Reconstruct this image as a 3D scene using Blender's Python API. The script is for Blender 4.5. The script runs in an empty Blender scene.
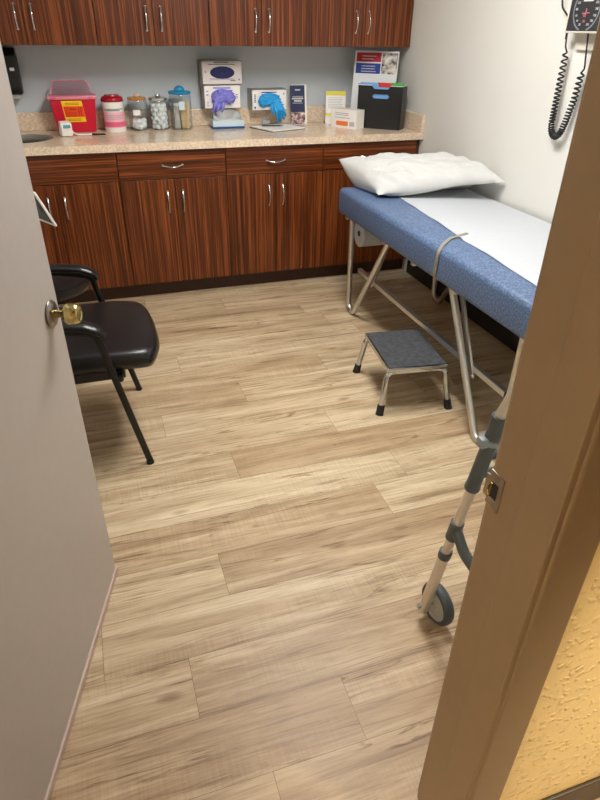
import bpy, bmesh, math, random
from mathutils import Vector, Matrix, noise
random.seed(7)
S = bpy.context.scene
COL = S.collection
PI = math.pi
V = Vector

# ------------------------------------------------------------------ helpers
WO = {}

def link(o):
    COL.objects.link(o); return o

def thing(name, label, cat, loc, group=None):
    o = link(bpy.data.objects.new(name, None))
    o.empty_display_size = .05
    o.location = loc; o['label'] = label; o['category'] = cat
    if group: o['group'] = group
    WO[o.name] = V(loc)
    return o

def obj(name, bm, m, parent=None, origin=(0, 0, 0), smooth=None, label=None, cat=None, group=None, kind=None):
    wo = WO[parent.name] if parent else V(origin)
    bmesh.ops.recalc_face_normals(bm, faces=bm.faces)
    bmesh.ops.translate(bm, verts=bm.verts, vec=-wo)
    me = bpy.data.meshes.new(name)
    if smooth is not None:
        for f in bm.faces: f.smooth = True
        for e in bm.edges:
            if len(e.link_faces) == 2 and e.calc_face_angle(0) > math.radians(smooth): e.smooth = False
    bm.to_mesh(me); bm.free()
    for mm in (m if isinstance(m, (list, tuple)) else [m]): me.materials.append(mm)
    o = link(bpy.data.objects.new(name, me))
    if parent: o.parent = parent
    else: o.location = wo
    WO[o.name] = wo
    if label: o['label'] = label
    if cat: o['category'] = cat
    if group: o['group'] = group
    if kind: o['kind'] = kind
    return o

def BM(): return bmesh.new()

def merge(bm, tmp, M=None, mi=None):
    if M is not None: bmesh.ops.transform(tmp, matrix=M, verts=tmp.verts)
    vm = {v: bm.verts.new(v.co) for v in tmp.verts}
    for f in tmp.faces:
        try: nf = bm.faces.new([vm[v] for v in f.verts])
        except ValueError: continue
        nf.material_index = f.material_index if mi is None else mi
    tmp.free()

def box(bm, x0, x1, y0, y1, z0, z1, bev=0, seg=2, M=None, mi=None):
    t = bmesh.new()
    bmesh.ops.create_cube(t, size=1)
    for v in t.verts:
        v.co = V(((x0 + x1) / 2 + v.co.x * (x1 - x0), (y0 + y1) / 2 + v.co.y * (y1 - y0), (z0 + z1) / 2 + v.co.z * (z1 - z0)))
    if bev: bmesh.ops.bevel(t, geom=list(t.edges), offset=bev, segments=seg, profile=.5, affect='EDGES')
    merge(bm, t, M, mi)
    return bm

def bx(*a, **k): return box(BM(), *a, **k)

def prism(bm, pts, axis, a0, a1, M=None, bev=0):
    """polygon pts (2D) extruded along axis 'x','y' or 'z'"""
    t = bmesh.new()
    def mk(p, a):
        if axis == 'x': return V((a, p[0], p[1]))
        if axis == 'y': return V((p[0], a, p[1]))
        return V((p[0], p[1], a))
    A = [t.verts.new(mk(p, a0)) for p in pts]; B = [t.verts.new(mk(p, a1)) for p in pts]
    n = len(pts)
    t.faces.new(A[::-1]); t.faces.new(B)
    for i in range(n): t.faces.new((A[i], A[(i + 1) % n], B[(i + 1) % n], B[i]))
    if bev: bmesh.ops.bevel(t, geom=list(t.edges), offset=bev, segments=2, profile=.5, affect='EDGES')
    merge(bm, t, M)
    return bm

def fillet(pts, r, seg=6):
    pts = [V(p) for p in pts]; out = [pts[0]]
    for i in range(1, len(pts) - 1):
        a = pts[i - 1] - pts[i]; b = pts[i + 1] - pts[i]; la, lb = a.length, b.length
        a.normalize(); b.normalize()
        ang = a.angle(b)
        if ang > 3.1: out.append(pts[i]); continue
        d = min(r / math.tan(ang / 2), la * .49, lb * .49); rr = d * math.tan(ang / 2)
        c = pts[i] + (a + b).normalized() * (rr / math.sin(ang / 2))
        s = pts[i] + a * d - c; e = pts[i] + b * d - c
        tot = s.angle(e); ax = s.cross(e).normalized()
        for k in range(seg + 1): out.append(c + Matrix.Rotation(tot * k / seg, 3, ax) @ s)
    out.append(pts[-1]); return out

def tube(bm, pts, r, n=12, flat=None, up=(0, 0, 1), taper=None, cap=True):
    """sweep a circle (or an ellipse flat=(half width, half height)) along pts"""
    pts = [V(p) for p in pts]; N = len(pts); t = bmesh.new()
    tan = []
    for i in range(N):
        d = (pts[min(i + 1, N - 1)] - pts[max(i - 1, 0)]).normalized(); tan.append(d)
    ref = V(up)
    if abs(ref.dot(tan[0])) > .95: ref = V((1, 0, 0)) if abs(tan[0].x) < .9 else V((0, 1, 0))
    u = (ref - tan[0] * ref.dot(tan[0])).normalized()
    rings = []
    for i in range(N):
        if i:
            if flat:
                rf = V(up); w = rf - tan[i] * rf.dot(tan[i])
                u = w.normalized() if w.length > .2 else (u - tan[i] * u.dot(tan[i])).normalized()
            else: u = (u - tan[i] * u.dot(tan[i])).normalized()
        s = tan[i].cross(u)
        k = taper(i / (N - 1)) if taper else 1
        a, b = (flat if flat else (r, r))
        rings.append([t.verts.new(pts[i] + s * (a * k * math.cos(2 * PI * j / n)) + u * (b * k * math.sin(2 * PI * j / n))) for j in range(n)])
    for i in range(N - 1):
        for j in range(n): t.faces.new((rings[i][j], rings[i][(j + 1) % n], rings[i + 1][(j + 1) % n], rings[i + 1][j]))
    if cap: t.faces.new(rings[0][::-1]); t.faces.new(rings[-1])
    merge(bm, t); return bm

def tb(*a, **k): return tube(BM(), *a, **k)

def bar(bm, a, b, w, h, up=(0, 0, 1)):
    """rectangular bar from a to b"""
    a, b = V(a), V(b); d = (b - a); L = d.length; d.normalize()
    u = V(up); u = (u - d * u.dot(d)).normalized(); s = d.cross(u)
    M = Matrix((( s.x, d.x, u.x, a.x), (s.y, d.y, u.y, a.y), (s.z, d.z, u.z, a.z), (0, 0, 0, 1)))
    box(bm, -w / 2, w / 2, 0, L, -h / 2, h / 2, bev=min(w, h) * .15, M=M); return bm

def lathe(bm, prof, c, axis=(0, 0, 1), n=32, sx=1, sy=1):
    """prof: list of (radius, height) along axis from c"""
    t = bmesh.new(); rings = []
    for r, h in prof:
        if r < 1e-6: rings.append([t.verts.new((0, 0, h))])
        else: rings.append([t.verts.new((r * sx * math.cos(2 * PI * j / n), r * sy * math.sin(2 * PI * j / n), h)) for j in range(n)])
    for a, b in zip(rings, rings[1:]):
        for j in range(n):
            k = (j + 1) % n
            if len(a) == 1 and len(b) == 1: continue
            if len(a) == 1: t.faces.new((a[0], b[k], b[j]))
            elif len(b) == 1: t.faces.new((a[j], a[k], b[0]))
            else: t.faces.new((a[j], a[k], b[k], b[j]))
    M = Matrix.Translation(V(c)) @ V((0, 0, 1)).rotation_difference(V(axis)).to_matrix().to_4x4()
    merge(bm, t, M); return bm

def lt(*a, **k): return lathe(BM(), *a, **k)

def blob(bm, c, r, sub=2, amp=0, sc=1., M=None):
    t = bmesh.new(); bmesh.ops.create_icosphere(t, subdivisions=sub, radius=1)
    for v in t.verts:
        k = 1 + amp * noise.noise(v.co * sc + V(c) * 7)
        v.co = V((v.co.x * r[0] * k, v.co.y * r[1] * k, v.co.z * r[2] * k))
    if M is not None: bmesh.ops.transform(t, matrix=M, verts=t.verts)
    bmesh.ops.translate(t, verts=t.verts, vec=V(c)); merge(bm, t); return bm

def TR(x, y, z, rz=0): return Matrix.Translation((x, y, z)) @ Matrix.Rotation(rz, 4, 'Z')

def text_mesh(txt, size, M):
    cu = bpy.data.curves.new('lettering', 'FONT'); cu.body = txt; cu.size = size; cu.align_x = 'CENTER'; cu.align_y = 'CENTER'; cu.extrude = .0003
    o = bpy.data.objects.new('lettering', cu); COL.objects.link(o)
    me = bpy.data.meshes.new_from_object(o.evaluated_get(bpy.context.evaluated_depsgraph_get()))
    COL.objects.unlink(o); bpy.data.objects.remove(o)
    t = bmesh.new(); t.from_mesh(me); bpy.data.meshes.remove(me)
    bmesh.ops.transform(t, matrix=M, verts=t.verts); return t

# ------------------------------------------------------------------ materials
def srgb(r, g, b):
    f = lambda c: (c / 255 / 12.92) if c / 255 <= .04045 else ((c / 255 + .055) / 1.055) ** 2.4
    return (f(r), f(g), f(b), 1)

class N:
    def __init__(s, name):
        s.m = bpy.data.materials.new(name); s.m.use_nodes = True; s.t = s.m.node_tree; s.b = s.t.nodes['Principled BSDF']
    def n(s, typ, **k):
        x = s.t.nodes.new(typ)
        for a, v in k.items():
            if a.startswith('i_'): x.inputs[a[2:].replace('_', ' ')].default_value = v
            else: setattr(x, a, v)
        return x
    def l(s, a, b): s.t.links.new(a, b)
    def coords(s, scale=(1, 1, 1), rnd=False, kind='Object'):
        tc = s.n('ShaderNodeTexCoord'); mp = s.n('ShaderNodeMapping'); mp.inputs['Scale'].default_value = scale
        s.l(tc.outputs[kind], mp.inputs['Vector'])
        if rnd:
            oi = s.n('ShaderNodeObjectInfo'); mu = s.n('ShaderNodeMath', operation='MULTIPLY'); mu.inputs[1].default_value = 37.
            s.l(oi.outputs['Random'], mu.inputs[0]); s.l(mu.outputs[0], mp.inputs['Location'])
        return mp.outputs[0]
    def noise(s, vec, scale, detail=3, rough=.5, dist=0):
        x = s.n('ShaderNodeTexNoise'); x.inputs['Scale'].default_value = scale; x.inputs['Detail'].default_value = detail
        x.inputs['Roughness'].default_value = rough; x.inputs['Distortion'].default_value = dist
        s.l(vec, x.inputs['Vector']); return x.outputs['Fac']
    def ramp(s, fac, stops, interp='LINEAR'):
        x = s.n('ShaderNodeValToRGB'); x.color_ramp.interpolation = interp; e = x.color_ramp.elements
        while len(e) < len(stops): e.new(.5)
        for k, (p, c) in zip(e, stops): k.position = p; k.color = c if len(c) == 4 else (*c, 1)
        s.l(fac, x.inputs[0]); return x.outputs[0]
    def mix(s, a, b, fac, typ='MIX'):
        x = s.n('ShaderNodeMix', data_type='RGBA', blend_type=typ)
        for sock, v in ((x.inputs[6], a), (x.inputs[7], b), (x.inputs[0], fac)):
            if isinstance(v, (int, float)): sock.default_value = v
            elif isinstance(v, tuple): sock.default_value = v
            else: s.l(v, sock)
        return x.outputs[2]
    def bump(s, h, strength=.2, dist=.002):
        x = s.n('ShaderNodeBump'); x.inputs['Strength'].default_value = strength; x.inputs['Distance'].default_value = dist
        s.l(h, x.inputs['Height']); s.l(x.outputs[0], s.b.inputs['Normal'])
    def col(s, v):
        if isinstance(v, tuple): s.b.inputs['Base Color'].default_value = v
        else: s.l(v, s.b.inputs['Base Color'])
    def set(s, **k):
        for a, v in k.items(): s.b.inputs[a.replace('_', ' ')].default_value = v
        return s

def plain(name, c, rough=.5, metal=0, mott=0, bump=0, bscale=200, **k):
    x = N(name); x.set(Roughness=rough, Metallic=metal, **k)
    if mott:
        f = x.noise(x.coords(), 35, 4)
        d = tuple(v * (1 - mott) for v in c[:3]) + (1,); e = tuple(min(1, v * (1 + mott)) for v in c[:3]) + (1,)
        x.col(x.ramp(f, [(.3, d), (.7, e)]))
    else: x.col(c)
    if bump: x.bump(x.noise(x.coords(), bscale, 3), bump)
    return x.m

M = {}
def wall_paint(name, c, bscale, bs, dist=.002, rough=.55):
    x = N(name); x.set(Roughness=rough); f = x.noise(x.coords(), 3, 3)
    x.col(x.ramp(f, [(.3, tuple(v * .97 for v in c[:3]) + (1,)), (.7, c)]))
    x.bump(x.noise(x.coords(), bscale, 4, .55), bs, dist); return x.m
M['wall'] = wall_paint('off_white_paint', srgb(222, 220, 213), 160, .15)
M['wall_grey'] = wall_paint('back_wall_grey', srgb(196, 203, 208), 160, .15)  # back wall: greyer and cooler than the other walls
M['ceil'] = wall_paint('ceiling_white', srgb(196, 194, 188), 220, .3)
def yellow():
    x = N('yellow_orange_peel_paint'); x.set(Roughness=.36); x.col(srgb(238, 206, 142))
    a = x.noise(x.coords(), 95, 3, .6); b = x.noise(x.coords(), 38, 2, .5)
    vo = x.n('ShaderNodeTexVoronoi', feature='SMOOTH_F1'); vo.inputs['Scale'].default_value = 62.; vo.inputs['Smoothness'].default_value = .6
    ds = x.n('ShaderNodeVectorMath', operation='MULTIPLY_ADD'); nz = x.n('ShaderNodeTexNoise'); nz.inputs['Scale'].default_value = 40.; cs_ = x.coords(); x.l(cs_, nz.inputs['Vector'])
    x.l(nz.outputs['Color'], ds.inputs[0]); ds.inputs[1].default_value = (.03, .03, .03); x.l(cs_, ds.inputs[2]); x.l(ds.outputs[0], vo.inputs['Vector'])
    f = x.ramp(vo.outputs['Distance'], [(.12, (1, 1, 1)), (.42, (0, 0, 0))]); x.bump(x.mix(f, a, .25), .75, .004); return x.m
M['yellow'] = yellow()
M['door'] = plain('taupe_door_paint', srgb(176, 168, 162), .38, mott=.02, bump=.05, bscale=90)
M['jamb'] = plain('brown_frame_paint', srgb(134, 109, 78), .4, mott=.03, bump=.06, bscale=70)
M['black_base'] = plain('black_rubber_base', srgb(26, 22, 20), .45, mott=.1)
M['hall_base'] = plain('dark_brown_rubber_base', srgb(62, 46, 22), .4, mott=.1)

def laminate(name, vertical, red=1.):
    x = N(name); x.set(Roughness=.34)
    x.b.inputs['Specular IOR Level'].default_value = .4
    v = x.coords((1, 1, .012) if vertical else (.012, 1, 1), rnd=True)
    a = x.noise(v, 110, 3, .6); b = x.noise(v, 420, 2, .6); c = x.noise(v, 30, 2)
    f1 = x.ramp(a, [(.36, srgb(72, 31, 8)), (.5, srgb(104, 50, 17)), (.62, srgb(144, 78, 36))])
    f2 = x.ramp(b, [(.35, (.45, .45, .45)), (.6, (1.1, 1.05, 1.))])
    col = x.mix(f1, f2, .7, 'MULTIPLY')
    f3 = x.ramp(c, [(.3, (.75, .72, .7)), (.7, (1.1, 1.1, 1.1))])
    x.col(x.mix(col, f3, .8, 'MULTIPLY')); return x.m
M['lam_v'] = laminate('zebra_laminate_vertical_grain', True)
M['lam_h'] = laminate('zebra_laminate_horizontal_grain', False)
M['kick'] = plain('dark_brown_toe_kick', srgb(58, 30, 18), .4, mott=.15)
M['carcass'] = plain('cabinet_carcass', srgb(60, 32, 20), .5, mott=.1)

def counter():
    x = N('beige_speckled_countertop'); x.set(Roughness=.16)
    v = x.coords()
    a = x.noise(v, 90, 5, .65); b = x.noise(v, 300, 2, .5); c = x.noise(v, 14, 3)
    f = x.ramp(a, [(.32, srgb(206, 182, 156)), (.5, srgb(226, 206, 182)), (.66, srgb(240, 224, 204))])
    g = x.ramp(b, [(.3, srgb(200, 172, 150)), (.42, (1, 1, 1)), (.6, (1, 1, 1)), (.72, (1.15, 1.12, 1.08))])
    h = x.ramp(c, [(.3, (.92, .9, .88)), (.7, (1.05, 1.03, 1.))])
    x.col(x.mix(x.mix(f, g, .45, 'MULTIPLY'), h, 1., 'MULTIPLY')); return x.m
M['counter'] = counter()

def floor_mat():
    x = N('vinyl_oak_planks'); x.set(Roughness=.42)
    x.b.inputs['Specular IOR Level'].default_value = .35
    at = x.n('ShaderNodeAttribute', attribute_name='plank'); sep = x.n('ShaderNodeSeparateColor'); x.l(at.outputs['Color'], sep.inputs[0])
    tc = x.n('ShaderNodeTexCoord')
    off = x.n('ShaderNodeCombineXYZ')
    for i, k in ((0, 61.), (1, 23.)):
        mu = x.n('ShaderNodeMath', operation='MULTIPLY'); mu.inputs[1].default_value = k; x.l(sep.outputs[1], mu.inputs[0]); x.l(mu.outputs[0], off.inputs[i])
    ad = x.n('ShaderNodeVectorMath', operation='ADD'); x.l(tc.outputs['Object'], ad.inputs[0]); x.l(off.outputs[0], ad.inputs[1])
    def mp(sc):
        m = x.n('ShaderNodeMapping'); m.inputs['Scale'].default_value = sc; x.l(ad.outputs[0], m.inputs['Vector']); return m.outputs[0]
    big = x.noise(mp((.75, 9, 1)), 1.6, 5, .6, .7)
    fine = x.noise(mp((2.4, 75, 1)), 1.8, 6, .7, .3)
    crack = x.noise(mp((1.0, 15, 1)), 1.5, 6, .66, 1.2)
    saw = x.noise(mp((130, 5, 1)), 1.2, 2, .6)
    knot = x.n('ShaderNodeTexVoronoi'); knot.inputs['Scale'].default_value = 1.; x.l(mp((2.0, 5.0, 1)), knot.inputs['Vector'])
    base = x.ramp(big, [(.25, srgb(152, 127, 100)), (.42, srgb(184, 161, 130)), (.58, srgb(204, 184, 153)), (.75, srgb(222, 206, 178))])
    base = x.mix(base, x.ramp(fine, [(.32, (.66, .61, .56)), (.5, (1., 1., 1.)), (.7, (1.1, 1.1, 1.1))]), .85, 'MULTIPLY')
    smask = x.ramp(x.noise(mp((.9, 4, 1)), 1.3, 2), [(.42, (0, 0, 0)), (.6, (.7, .7, .7))])
    base = x.mix(base, x.ramp(saw, [(.35, (.88, .87, .86)), (.6, (1.05, 1.05, 1.05))]), smask, 'MULTIPLY')
    pore = x.noise(mp((9, 170, 1)), 1.5, 3, .6)
    base = x.mix(base, x.ramp(pore, [(.34, (.78, .74, .70)), (.48, (1, 1, 1))]), .6, 'MULTIPLY')
    ln = x.n('ShaderNodeMath', operation='SUBTRACT'); ln.inputs[1].default_value = .5; x.l(x.noise(mp((.8, 13, 1)), 1.4, 4, .55, .8), ln.inputs[0])
    lab = x.n('ShaderNodeMath', operation='ABSOLUTE'); x.l(ln.outputs[0], lab.inputs[0])
    lmask = x.ramp(x.noise(mp((1.7, 6, 1)), 1.9, 2), [(.46, (0, 0, 0)), (.60, (.95, .95, .95))])
    base = x.mix(base, x.ramp(lab.outputs[0], [(0, (.40, .33, .27)), (.010, (.70, .64, .58)), (.022, (1, 1, 1))]), lmask, 'MULTIPLY')
    cr = x.ramp(crack, [(.32, (.42, .36, .31)), (.385, (.80, .76, .72)), (.44, (1, 1, 1))])
    base = x.mix(base, cr, .8, 'MULTIPLY')
    kn = x.ramp(knot.outputs['Distance'], [(.0, (.36, .29, .23)), (.035, (.55, .48, .41)), (.085, (1, 1, 1))])
    base = x.mix(base, kn, .75, 'MULTIPLY')
    tone = x.ramp(sep.outputs[0], [(0, (.80, .72, .65)), (.5, (.96, .94, .91)), (1, (1.1, 1.13, 1.14))])
    x.col(x.mix(base, tone, 1., 'MULTIPLY'))
    x.bump(fine, .08, .001)
    rr = x.n('ShaderNodeMapRange'); rr.inputs['To Min'].default_value = .34; rr.inputs['To Max'].default_value = .52
    x.l(fine, rr.inputs['Value']); x.l(rr.outputs[0], x.b.inputs['Roughness']); return x.m
M['floor'] = floor_mat()
M['gap'] = plain('plank_gap', srgb(88, 66, 46), .8)

M['chrome'] = plain('chrome', (.60, .64, .68, 1), .12, 1)
M['alu'] = plain('brushed_aluminium', (.66, .65, .62, 1), .32, 1, bump=.03, bscale=300)
M['walker_alu'] = plain('satin_beige_aluminium', (.72, .67, .60, 1), .38, .75)
M['steel'] = plain('brushed_steel', (.60, .58, .54, 1), .22, 1)
M['sinksteel'] = plain('dull_sink_steel', (.36, .35, .32, 1), .3, 1)
M['brass'] = plain('worn_brass', (.54, .45, .2, 1), .24, 1, mott=.25)
M['nickel'] = plain('antique_nickel', (.27, .24, .21, 1), .3, 1, mott=.1)
M['strike'] = plain('bronze_strike', (.42, .33, .24, 1), .35, 1, mott=.15)
M['blackmetal'] = plain('black_enamel_steel', srgb(18, 18, 19), .35)
def vinyl():
    x = N('black_vinyl'); x.set(Roughness=.33); x.col(x.ramp(x.noise(x.coords(), 6, 3), [(.3, srgb(14, 12, 13)), (.7, srgb(24, 21, 22))]))
    x.bump(x.noise(x.coords(), 420, 2), .12, .001); return x.m
M['vinyl'] = vinyl()
def bedvinyl():
    x = N('mottled_blue_vinyl'); x.set(Roughness=.45)
    a = x.noise(x.coords(), 130, 4, .7); b = x.noise(x.coords(), 9, 2)
    f = x.ramp(a, [(.35, srgb(58, 78, 106)), (.5, srgb(82, 104, 138)), (.65, srgb(116, 136, 168))])
    x.col(x.mix(f, x.ramp(b, [(.3, (.93, .93, .95)), (.7, (1.05, 1.05, 1.05))]), 1., 'MULTIPLY'))
    x.bump(x.noise(x.coords(), 260, 3), .2, .001); return x.m
M['bed'] = bedvinyl()
M['paper'] = plain('white_exam_paper', srgb(186, 190, 195), .6, mott=.01)
M['pillow'] = plain('white_pillowcase', srgb(196, 196, 194), .65, mott=.01, bump=.08, bscale=30)
M['white'] = plain('white_plastic', srgb(240, 238, 232), .35, mott=.01)
M['offwhite'] = plain('ivory_plastic', srgb(214, 208, 194), .4, mott=.02)
M['card'] = plain('white_card', srgb(238, 234, 228), .55, mott=.01)
M['greycard'] = plain('grey_card_box', srgb(214, 206, 204), .55, mott=.02)
M['ink'] = plain('grey_print', srgb(105, 105, 112), .6)
M['paleink'] = plain('pale_grey_print', srgb(176, 176, 182), .6)
M['rubber'] = plain('black_rubber', srgb(22, 22, 23), .6)
M['greyrub'] = plain('dark_grey_plastic', srgb(70, 76, 77), .45, mott=.04)
M['tyre'] = plain('grey_tyre', srgb(62, 66, 68), .55)
M['wheelgrey'] = plain('light_grey_plastic', srgb(172, 170, 160), .45)
M['blackplastic'] = plain('black_plastic', srgb(20, 20, 22), .3)
M['mat'] = None
def ribbed():
    x = N('ribbed_black_mat'); x.set(Roughness=.5)
    w = x.n('ShaderNodeTexWave', wave_type='BANDS', bands_direction='X'); w.inputs['Scale'].default_value = 45
    x.l(x.coords(), w.inputs['Vector'])
    n = x.noise(x.coords(), 40, 4)
    x.col(x.mix(x.ramp(n, [(.3, srgb(52, 54, 58)), (.7, srgb(84, 86, 90))]), x.ramp(w.outputs['Fac'], [(0, (.75, .75, .75)), (1, (1.1, 1.1, 1.1))]), .6, 'MULTIPLY'))
    x.bump(w.outputs['Fac'], .3, .001); return x.m
M['mat'] = ribbed()
def clear(name, tint=(1, 1, 1, 1), op=.12, rough=.05):
    x = N(name); t = x.n('ShaderNodeBsdfTransparent'); t.inputs[0].default_value = tint
    g = x.n('ShaderNodeBsdfGlossy'); g.inputs['Roughness'].default_value = rough
    fr = x.n('ShaderNodeLayerWeight'); fr.inputs[0].default_value = .5
    pw = x.n('ShaderNodeMath', operation='POWER'); pw.inputs[1].default_value = 4.; x.l(fr.outputs['Facing'], pw.inputs[0])
    ad = x.n('ShaderNodeMath', operation='MULTIPLY_ADD'); ad.inputs[1].default_value = .45; ad.inputs[2].default_value = op; x.l(pw.outputs[0], ad.inputs[0])
    mx = x.n('ShaderNodeMixShader'); x.l(ad.outputs[0], mx.inputs[0]); x.l(t.outputs[0], mx.inputs[1]); x.l(g.outputs[0], mx.inputs[2])
    x.l(mx.outputs[0], x.t.nodes['Material Output'].inputs['Surface']); return x.m
M['glass'] = clear('clear_jar_plastic', (.93, .95, .96, 1), .05)
M['clearlid'] = clear('clear_pinkish_lid', (.93, .82, .86, 1), .12, .15)
M['red'] = plain('red_sharps_plastic', srgb(205, 18, 52), .32, mott=.03)
M['pinkrim'] = plain('pale_pink_rim', srgb(226, 130, 146), .3)
M['darkred'] = plain('dark_red_lid', srgb(158, 14, 34), .25)
M['orange'] = plain('orange_red_sticker', srgb(240, 66, 16), .5)
M['yellowlab'] = plain('yellow_sticker', srgb(250, 206, 20), .5)
M['pink'] = plain('pink_print', srgb(232, 98, 132), .5)
M['palepink'] = plain('pale_pink_print', srgb(240, 176, 190), .5)
M['amber'] = plain('amber_plastic', srgb(206, 140, 56), .2, Transmission_Weight=.35)
M['amberknob'] = plain('pale_amber_knob', srgb(236, 200, 170), .3)
M['bluelid'] = plain('teal_blue_plastic', srgb(22, 132, 178), .2)
M['cotton'] = plain('cotton', srgb(246, 246, 244), .9, mott=.02)
M['sticks'] = plain('pale_wood', srgb(226, 192, 142), .6, mott=.06)
M['navy'] = plain('navy_print', srgb(20, 28, 92), .5, mott=.06)
M['deepblue'] = plain('deep_blue_gloves', srgb(14, 20, 82), .6, mott=.2)
M['lav'] = plain('lavender_nitrile', srgb(128, 126, 214), .42, mott=.08)
M['cyan'] = plain('bright_blue_nitrile', srgb(28, 158, 226), .4, mott=.08)
M['paleblue'] = plain('pale_blue_card', srgb(196, 216, 224), .5)
M['blueband'] = plain('blue_print', srgb(24, 74, 136), .5)
M['photo'] = None
def photo(name, cs, sc):
    x = N(name); x.set(Roughness=.5); f = x.noise(x.coords(), sc, 3, .6)
    x.col(x.ramp(f, [(.36 + .28 * i / (len(cs) - 1), c) for i, c in enumerate(cs)])); return x.m
M['photo1'] = photo('leaflet_photo', [srgb(60, 46, 50), srgb(176, 140, 136), srgb(236, 226, 228)], 40)
M['photo2'] = photo('poster_photo', [srgb(38, 34, 40), srgb(176, 168, 160), srgb(222, 216, 208)], 26)
M['brochure'] = plain('navy_leaflet_print', srgb(32, 44, 84), .3, mott=.08)
M['posterred'] = plain('poster_red', srgb(176, 26, 52), .4)
M['posterblue'] = plain('poster_blue', srgb(22, 56, 140), .4)
M['posterwhite'] = plain('poster_white', srgb(226, 228, 230), .35)
M['header'] = plain('yellow_print', srgb(226, 208, 34), .5)
M['orangeprint'] = plain('orange_print', srgb(238, 122, 52), .5)
M['folderblue'] = plain('blue_folder', srgb(116, 172, 232), .5)
M['folderred'] = plain('red_folder', srgb(206, 52, 48), .5)
M['foldergreen'] = plain('green_folder', srgb(72, 178, 82), .5)
M['lcd'] = plain('teal_screen', srgb(96, 150, 150), .2)
M['screen'] = plain('dark_glass_screen', srgb(24, 26, 29), .35)
M['screenglow'] = plain('grey_screen_mark', srgb(120, 124, 130), .2)
M['gaugeface'] = plain('charcoal_dial', srgb(50, 52, 54), .4, mott=.08)
M['gaugering'] = plain('grey_ring_print', srgb(120, 124, 130), .5)
M['gaugewhite'] = plain('white_dial_print', srgb(196, 196, 194), .5)
M['gaugepink'] = plain('dusty_pink_print', srgb(176, 104, 114), .5)
M['strap'] = plain('translucent_beige_band', srgb(152, 147, 130), .35)
M['tissue'] = plain('white_tissue', srgb(240, 240, 240), .8)
def emis(name, c, s):
    x = N(name); x.set(Roughness=.5); x.b.inputs['Emission Color'].default_value = c; x.b.inputs['Emission Strength'].default_value = s; x.col((.9, .9, .9, 1)); return x.m
ROOM_L, HALL_L = 29., 32.
M['lamp'] = emis('lit_diffuser', (1, .985, .955, 1), ROOM_L)
M['halllamp'] = emis('lit_hall_diffuser', (1, .93, .80, 1), HALL_L)

# ------------------------------------------------------------------ room
XL, XR, YF, YB, H = -.50, 2.012, .54, 4.23, 2.44
HX0, HX1, HY = -3.3, 2.3, -1.3
DX0, DX1 = -.435, .475
def st(name, bm, m, parent=None, smooth=None, origin=(0, 0, 0)):
    return obj(name, bm, m, parent, origin=origin, smooth=smooth, kind=None if parent else 'structure')

# floor: one mesh, one quad per plank
bm = BM(); lay = bm.loops.layers.float_color.new('plank')
PW, PL = .176, 1.22
known = {0: .195, 1: .829, 3: .355, 4: .825, 5: .12, 6: .513, 7: .974, 8: .265, 11: 1.09, 12: .645, -2: .042}
tones = {}
def quad(x0, x1, y0, y1, z, c, mi):
    f = bm.faces.new([bm.verts.new(p) for p in ((x0, y0, z), (x1, y0, z), (x1, y1, z), (x0, y1, z))]); f.material_index = mi
    for lp in f.loops: lp[lay] = c
TONE = {(0, 1): .15, (0, 0): .75, (1, 1): .9, (1, 0): .25, (3, 1): .1, (3, 0): .6, (2, 0): .95, (2, 1): .9, (-3, 0): .0, (-3, 1): .05, (-4, 0): .1, (-4, 1): .1, (-4, 2): .1, (-5, 0): .1, (-5, 1): .05, (-1, 0): .5, (-1, 1): .45, (6, 1): .85, (6, 0): .3, (7, 0): .35, (7, 1): .75, (5, 1): .55, (4, 0): .6, (4, 1): .85, (-2, 0): .3, (-2, 1): .2}  # plank tones; rows near the door darkened to offset the hall light on them
X0, X1 = HX0, HX1
for k in range(-15, 18):
    y0 = 1.22 + PW * k; y1 = y0 + PW
    if y0 > YB: break
    s = known.get(k, random.uniform(0, PL)); x = s - math.ceil((s - X0) / PL) * PL; j = -int(round((s - x) / PL))
    while x < X1:
        a, b = max(x, X0), min(x + PL, X1)
        tn = TONE.get((k, j + 1), random.uniform(.15, .85))
        g = .0005
        if b - a > .01: quad(a + g, b - g, max(y0, HY) + g, min(y1, YB) - g, 0, (tn, random.random(), 0, 1), 0)
        x += PL; j += 1
quad(X0, X1, HY, YB, -.0008, (0, 0, 0, 1), 1)
st('floor', bm, [M['floor'], M['gap']])
bm = bx(HX0, HX1, HY, YB + .1, H, H + .06); st('ceiling', bm, M['ceil'])
st('wall_back', bx(XL - .1, XR + .1, YB, YB + .1, 0, H), M['wall_grey'])
st('wall_left', bx(XL - .1, XL, YF, YB, 0, H), M['wall'])
st('wall_right', bx(XR, XR + .1, YF, YB, 0, H), M['wall'])
YM, YH = .48, .42
def front(y0, y1, a0, a1):
    b = BM(); box(b, a0, DX0 - .02, y0, y1, 0, H); box(b, DX1 + .02, a1, y0, y1, 0, H); box(b, DX0 - .02, DX1 + .02, y0, y1, 2.075, H); return b
st('wall_front', front(YM, YF, XL - .1, XR + .1), M['wall'])
st('wall_hall', front(YH, YM, HX0, HX1), M['yellow'])
st('wall_hall_left', bx(HX0 - .1, HX0, HY, YH, 0, H), M['wall'])
st('wall_hall_right', bx(HX1, HX1 + .1, HY, YH, 0, H), M['wall'])
st('wall_hall_back', bx(HX0 - .1, HX1 + .1, HY - .1, HY, 0, H), M['wall'])
def base(b, x0, x1, y0, y1): box(b, x0, x1, y0, y1, 0, .1, bev=.003); return b
st('baseboard_right', base(BM(), XR - .008, XR, YF, 3.62), M['black_base'])
st('baseboard_left', base(BM(), XL, XL + .008, YF, 3.62), M['black_base'])
st('baseboard_front', base(BM(), DX1 + .06, XR, YF, YF + .008), M['black_base'])
b = BM(); base(b, DX1 + .078, HX1, YH - .009, YH); base(b, HX0, DX0 - .078, YH - .009, YH)
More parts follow.
